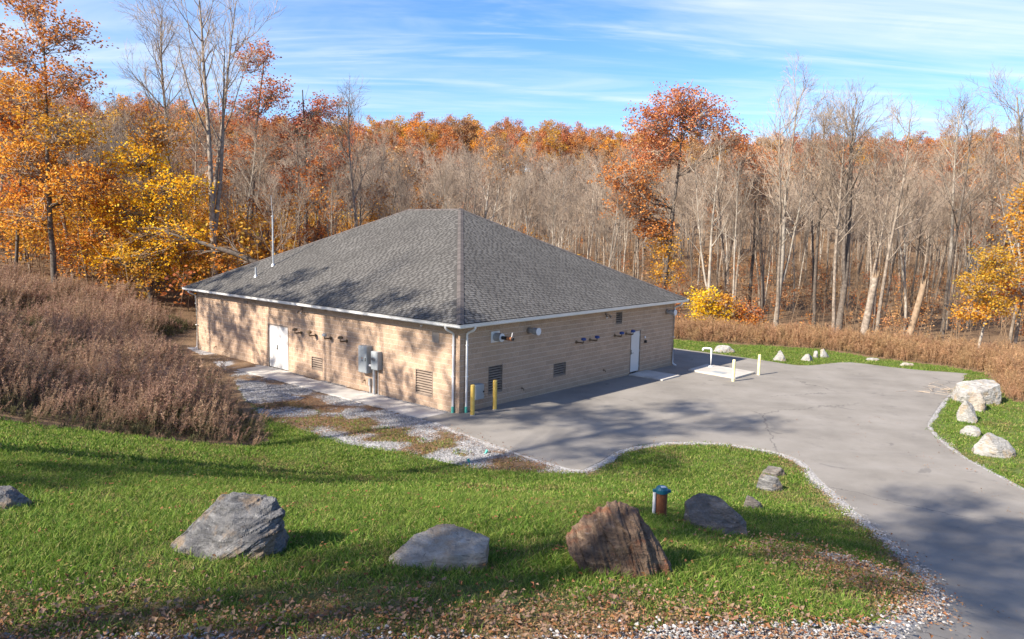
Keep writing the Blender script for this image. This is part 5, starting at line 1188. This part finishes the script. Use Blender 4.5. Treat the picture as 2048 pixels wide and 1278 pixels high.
# lawn
def tuft(seed, n, rad, h, w, mat_, bend=.5):
    rng = np.random.default_rng(seed); a = rng.uniform(0, 6.283, n); r = rad*np.sqrt(rng.random(n)); B_ = np.column_stack([r*np.cos(a), r*np.sin(a), np.full(n, -.012)])
    d = unit(np.column_stack([rng.normal(0, bend, n), rng.normal(0, bend, n), np.ones(n)])); H_ = (h*rng.uniform(.5, 1.25, n))[:, None]; side = unit(np.cross(d, rng.normal(size=(n, 3))))*w
    d2 = unit(d+np.column_stack([rng.normal(0, bend, n), rng.normal(0, bend, n), np.full(n, -.15)]))
    m_ = B_+d*H_*.55; t_ = m_+d2*H_*.5
    V = np.stack([B_-side, B_+side, m_+side*.8, m_-side*.8, t_], 1).reshape(-1, 3); o = np.arange(n)*5
    me_ = Geo(); me_.add(V, np.stack([o, o+1, o+2, o+3], 1), 0); me_.F.setdefault((3, 0), []).append(np.stack([o+3, o+2, o+4], 1))
    return me_.mesh('tuft', [mat_])
tf = [tuft(700, 34, .13, .10, .0045, 'grass_blade'), tuft(701, 34, .13, .12, .0048, 'grass_blade', .7), tuft(702, 30, .13, .15, .005, 'grass_blade', .6), tuft(703, 26, .13, .08, .004, 'grass_dry', .8),
      tuft(704, 46, .26, .085, .009, 'grass_blade', .6), tuft(705, 46, .26, .10, .009, 'grass_blade', .6), tuft(706, 40, .26, .075, .009, 'grass_dry', .8)]
def lawn_pts(x0, x1, y0, y1, step):
    A, B_ = np.meshgrid(np.arange(x0, x1, step), np.arange(y0, y1, step)); return np.column_stack([A.ravel(), B_.ravel()])+rng.uniform(-.6, .6, (A.size, 2))*step
def lawn_mask(P):
    la, gr, lf = zones(P[:, 0], P[:, 1]); vis = np.abs(P[:, 0]) < P[:, 1]*.82+4.0
    ok = vis & (la > .5) & (sdv(P[:, 0], P[:, 1], ASPH) > .10+.08*rng.random(len(P))) & (rng.random(len(P)) < 1-sst(.25, .62, gr+.25*(fbm(P[:, 0]*3, P[:, 1]*3, 2)-.5))) & (rng.random(len(P)) < 1-.38*sst(.3, .85, lf))
    for a, b, r in ROCK_SPOTS: ok &= (P[:, 0]-a)**2+(P[:, 1]-b)**2 > r*r*.8
    return P[ok], lf[ok]
Pn, ln = lawn_mask(lawn_pts(-11, 9.5, 4.8, 14.2, .105)); Pm, lm = lawn_mask(lawn_pts(-14, 15, 14.2, 24.5, .17)); Pf, lf_ = lawn_mask(lawn_pts(-14, 27, 20, 52, .27)); q = (Pf[:, 0] > 12) | (Pf[:, 1] > 24.5); Pf, lf_ = Pf[q], lf_[q]
P = np.concatenate([Pn, Pm, Pf]); lfall = np.concatenate([ln, lm, lf_])
big = np.concatenate([np.zeros(len(Pn), bool), np.ones(len(Pm)+len(Pf), bool)])
dry = rng.random(len(P)) < .04+.55*sst(.15, .7, lfall)+.45*sst(.48, .70, fbm(P[:, 0]*.55, P[:, 1]*.55, 91))
kind = np.where(big, np.where(dry, 6, rng.integers(4, 6, len(P))), np.where(dry, 3, rng.integers(0, 3, len(P))))
s = rng.uniform(.75, 1.15, len(P))*(.78+.5*fbm(P[:, 0]*.8, P[:, 1]*.8, 40)); s[len(Pn)+len(Pm):] *= 1.15
scatter('grass', 'green mown grass of the bank and lawns', np.column_stack([P, terrain(P[:, 0], P[:, 1])]), np.column_stack([rng.normal(0, .1, (len(P), 2)), rng.uniform(0, 6.28, len(P))]), s, kind, tf)

# fallen leaves
def leafpatch(seed, n, rad, size):
    rng = np.random.default_rng(seed); g = Geo(); C = np.column_stack([rng.normal(0, rad, (n, 2)), rng.uniform(.01, .05, n)]); a = rng.uniform(0, 6.283, n); s = (size*rng.uniform(.6, 1.3, n))[:, None]
    u_ = np.column_stack([np.cos(a), np.sin(a), rng.normal(0, .25, n)]); w_ = np.column_stack([-np.sin(a), np.cos(a), rng.normal(0, .25, n)]); z_ = np.array([0, 0, 1.0])
    cu = rng.uniform(-.35, .45, (n, 1)); cv = rng.uniform(-.3, .4, (n, 1))
    V = np.stack([C-u_*s*.5+z_*s*cv*.5, C+w_*s*.40*rng.uniform(.6, 1.2, (n, 1))+z_*s*cu, C+u_*s*.55+z_*s*cv, C-w_*s*.40*rng.uniform(.6, 1.2, (n, 1))+z_*s*cu*.8, C+u_*s*.05], 1).reshape(-1, 3); o = np.arange(n)*5
    g.add(V, np.concatenate([np.stack([o, o+1, o+4], 1), np.stack([o+1, o+2, o+4], 1), np.stack([o+2, o+3, o+4], 1), np.stack([o+3, o, o+4], 1)]), 0)
    return g.mesh('leaf_patch', ['fallen_leaf'])
lp = [leafpatch(800, 15, .18, .040), leafpatch(801, 11, .20, .050), leafpatch(802, 18, .17, .030), leafpatch(803, 2, .14, .052)]
A = np.concatenate([rng.uniform((-14, 4.8), (16, 29), (60000, 2)), rng.uniform((-7, 4.8), (9.5, 13.5), (9000, 2))]); la, gr, lf = zones(A[:, 0], A[:, 1]); ad_ = sdv(A[:, 0], A[:, 1], ASPH)
pr = .9*sst(.30, .85, lf+.5*(fbm(A[:, 0]*1.1, A[:, 1]*1.1, 60)-.5))*np.where(ad_ > .03, 1, 0); pr = np.where(A[:, 1] > 14, pr*.75, pr*.62)
pr = np.maximum(pr, .03*(la > .5)*(A[:, 1] < 16)*(ad_ > .1)); pr = np.maximum(pr, .0025*(ad_ <= .1)); pr *= np.abs(A[:, 0]) < A[:, 1]*.78+1
pr *= sdv(A[:, 0], A[:, 1], BLD) > .3; lx = (A[:, 0]-BC[0])*UR[0]+(A[:, 1]-BC[1])*UR[1]; pr *= ~((lx > PATH_OUT-.05) & (lx < 0) & (rng.random(len(A)) > .02))
sel = rng.random(len(A)) < pr; A = A[sel]; lf = lf[sel]
kind = np.where(lf < .25, 3, rng.integers(0, 3, len(A)))
scatter('fallen_leaves', 'brown and orange fallen leaves strewn over grass and gravel', np.column_stack([A, terrain(A[:, 0], A[:, 1])+.015+.045*(zones(A[:, 0], A[:, 1])[0] > .5)*(kind == 3)]), np.column_stack([rng.normal(0, .1, (len(A), 2)), rng.uniform(0, 6.28, len(A))]), rng.uniform(.7, 1.25, len(A)), kind, lp)

# gravel stones
def stones(seed, n, rad, size):
    rng = np.random.default_rng(seed); g = Geo()
    o8 = np.array([(1, 0, 0), (-1, 0, 0), (0, 1, 0), (0, -1, 0), (0, 0, 1), (0, 0, -1)], float); F8 = np.array([(0, 2, 4), (2, 1, 4), (1, 3, 4), (3, 0, 4), (2, 0, 5), (1, 2, 5), (3, 1, 5), (0, 3, 5)])
    for k in range(n):
        s = size*rng.uniform(.5, 1.4)*np.array([1, rng.uniform(.6, 1), rng.uniform(.5, .8)]); a = rng.uniform(0, 6.28); c, s_ = math.cos(a), math.sin(a); M_ = np.array([[c, -s_, 0], [s_, c, 0], [0, 0, 1]])
        g.add((o8*s*rng.uniform(.75, 1.2, (6, 3)))@M_.T+np.array([rng.normal(0, rad), rng.normal(0, rad), size*.25]), F8, 0)
    return g.mesh('stones', ['pebble'])
st = [stones(900, 18, .11, .015), stones(901, 16, .11, .020), stones(902, 22, .11, .012)]
A = np.concatenate([rng.uniform((-13, 19), (16, 35), (26000, 2)), rng.uniform((-7, 4.8), (9.5, 20), (26000, 2))]); la, gr, lf = zones(A[:, 0], A[:, 1]); ad_ = sdv(A[:, 0], A[:, 1], ASPH)
lx = (A[:, 0]-BC[0])*UR[0]+(A[:, 1]-BC[1])*UR[1]; ly = (A[:, 0]-BC[0])*UL[0]+(A[:, 1]-BC[1])*UL[1]
onwalk = (lx > PATH_OUT-.03) & (lx < np.where(ly > 11.2, .2, PATH_IN+.03)) & (ly > .4) & (ly < 13.7)
k = (gr > .45+.2*rng.random(len(A))) & (ad_ > .02) & ~onwalk & (sdv(A[:, 0], A[:, 1], BLD) > .05) & (np.abs(A[:, 0]) < A[:, 1]*.78+1)
A = A[k]
scatter('gravel', 'pale crushed stone beside the walk and along the drive', np.column_stack([A, terrain(A[:, 0], A[:, 1])+.012]), np.column_stack([np.zeros((len(A), 2)), rng.uniform(0, 6.28, len(A))]), rng.uniform(.8, 1.3, len(A)), rng.integers(0, 3, len(A)), st)
# dry sticks by the huge white boulder
g = Geo(); r_ = random.Random(4)
for k in range(40):
    a = r_.uniform(0, 6.28); x, y = r_.gauss(0, .8), r_.gauss(0, .55); L = r_.uniform(.3, 1.1); z = r_.uniform(.02, .28)
    cyl(g, (x, y, z), (x+L*math.cos(a), y+L*.6*math.sin(a), z+r_.uniform(-.05, .12)), r_.uniform(.008, .02), .005, 5)
sx_, sy_ = 20.4, 33.6
tag(link('stick_pile', g.mesh('stick_pile', ['dead_stick']), None, (sx_, sy_, tz(sx_, sy_))), 'heap of bleached dry sticks behind the huge white boulder', 'sticks')
import sys,numpy as np, OpenImageIO as oiio
def load(p='/workdir/render_main.png'):
    b=oiio.ImageBuf(p); return (b.get_pixels(oiio.FLOAT)[:,:,:3]*255)
if __name__=='__main__':
    a=load()
    for n,(x,y) in {'asph lit':(800,400),'asph':(600,410),'sky top':(512,10),'sky top r':(800,20),'sky horiz':(400,80),'grass':(200,470),'grass2':(400,500),'wallL':(330,345),'wallR':(560,350),'roofL':(400,260),'roofR':(560,270),'brush':(100,330),'grav':(290,400)}.items():
        print(n,a[y-4:y+5,x-4:x+5].reshape(-1,3).mean(0).round(0))
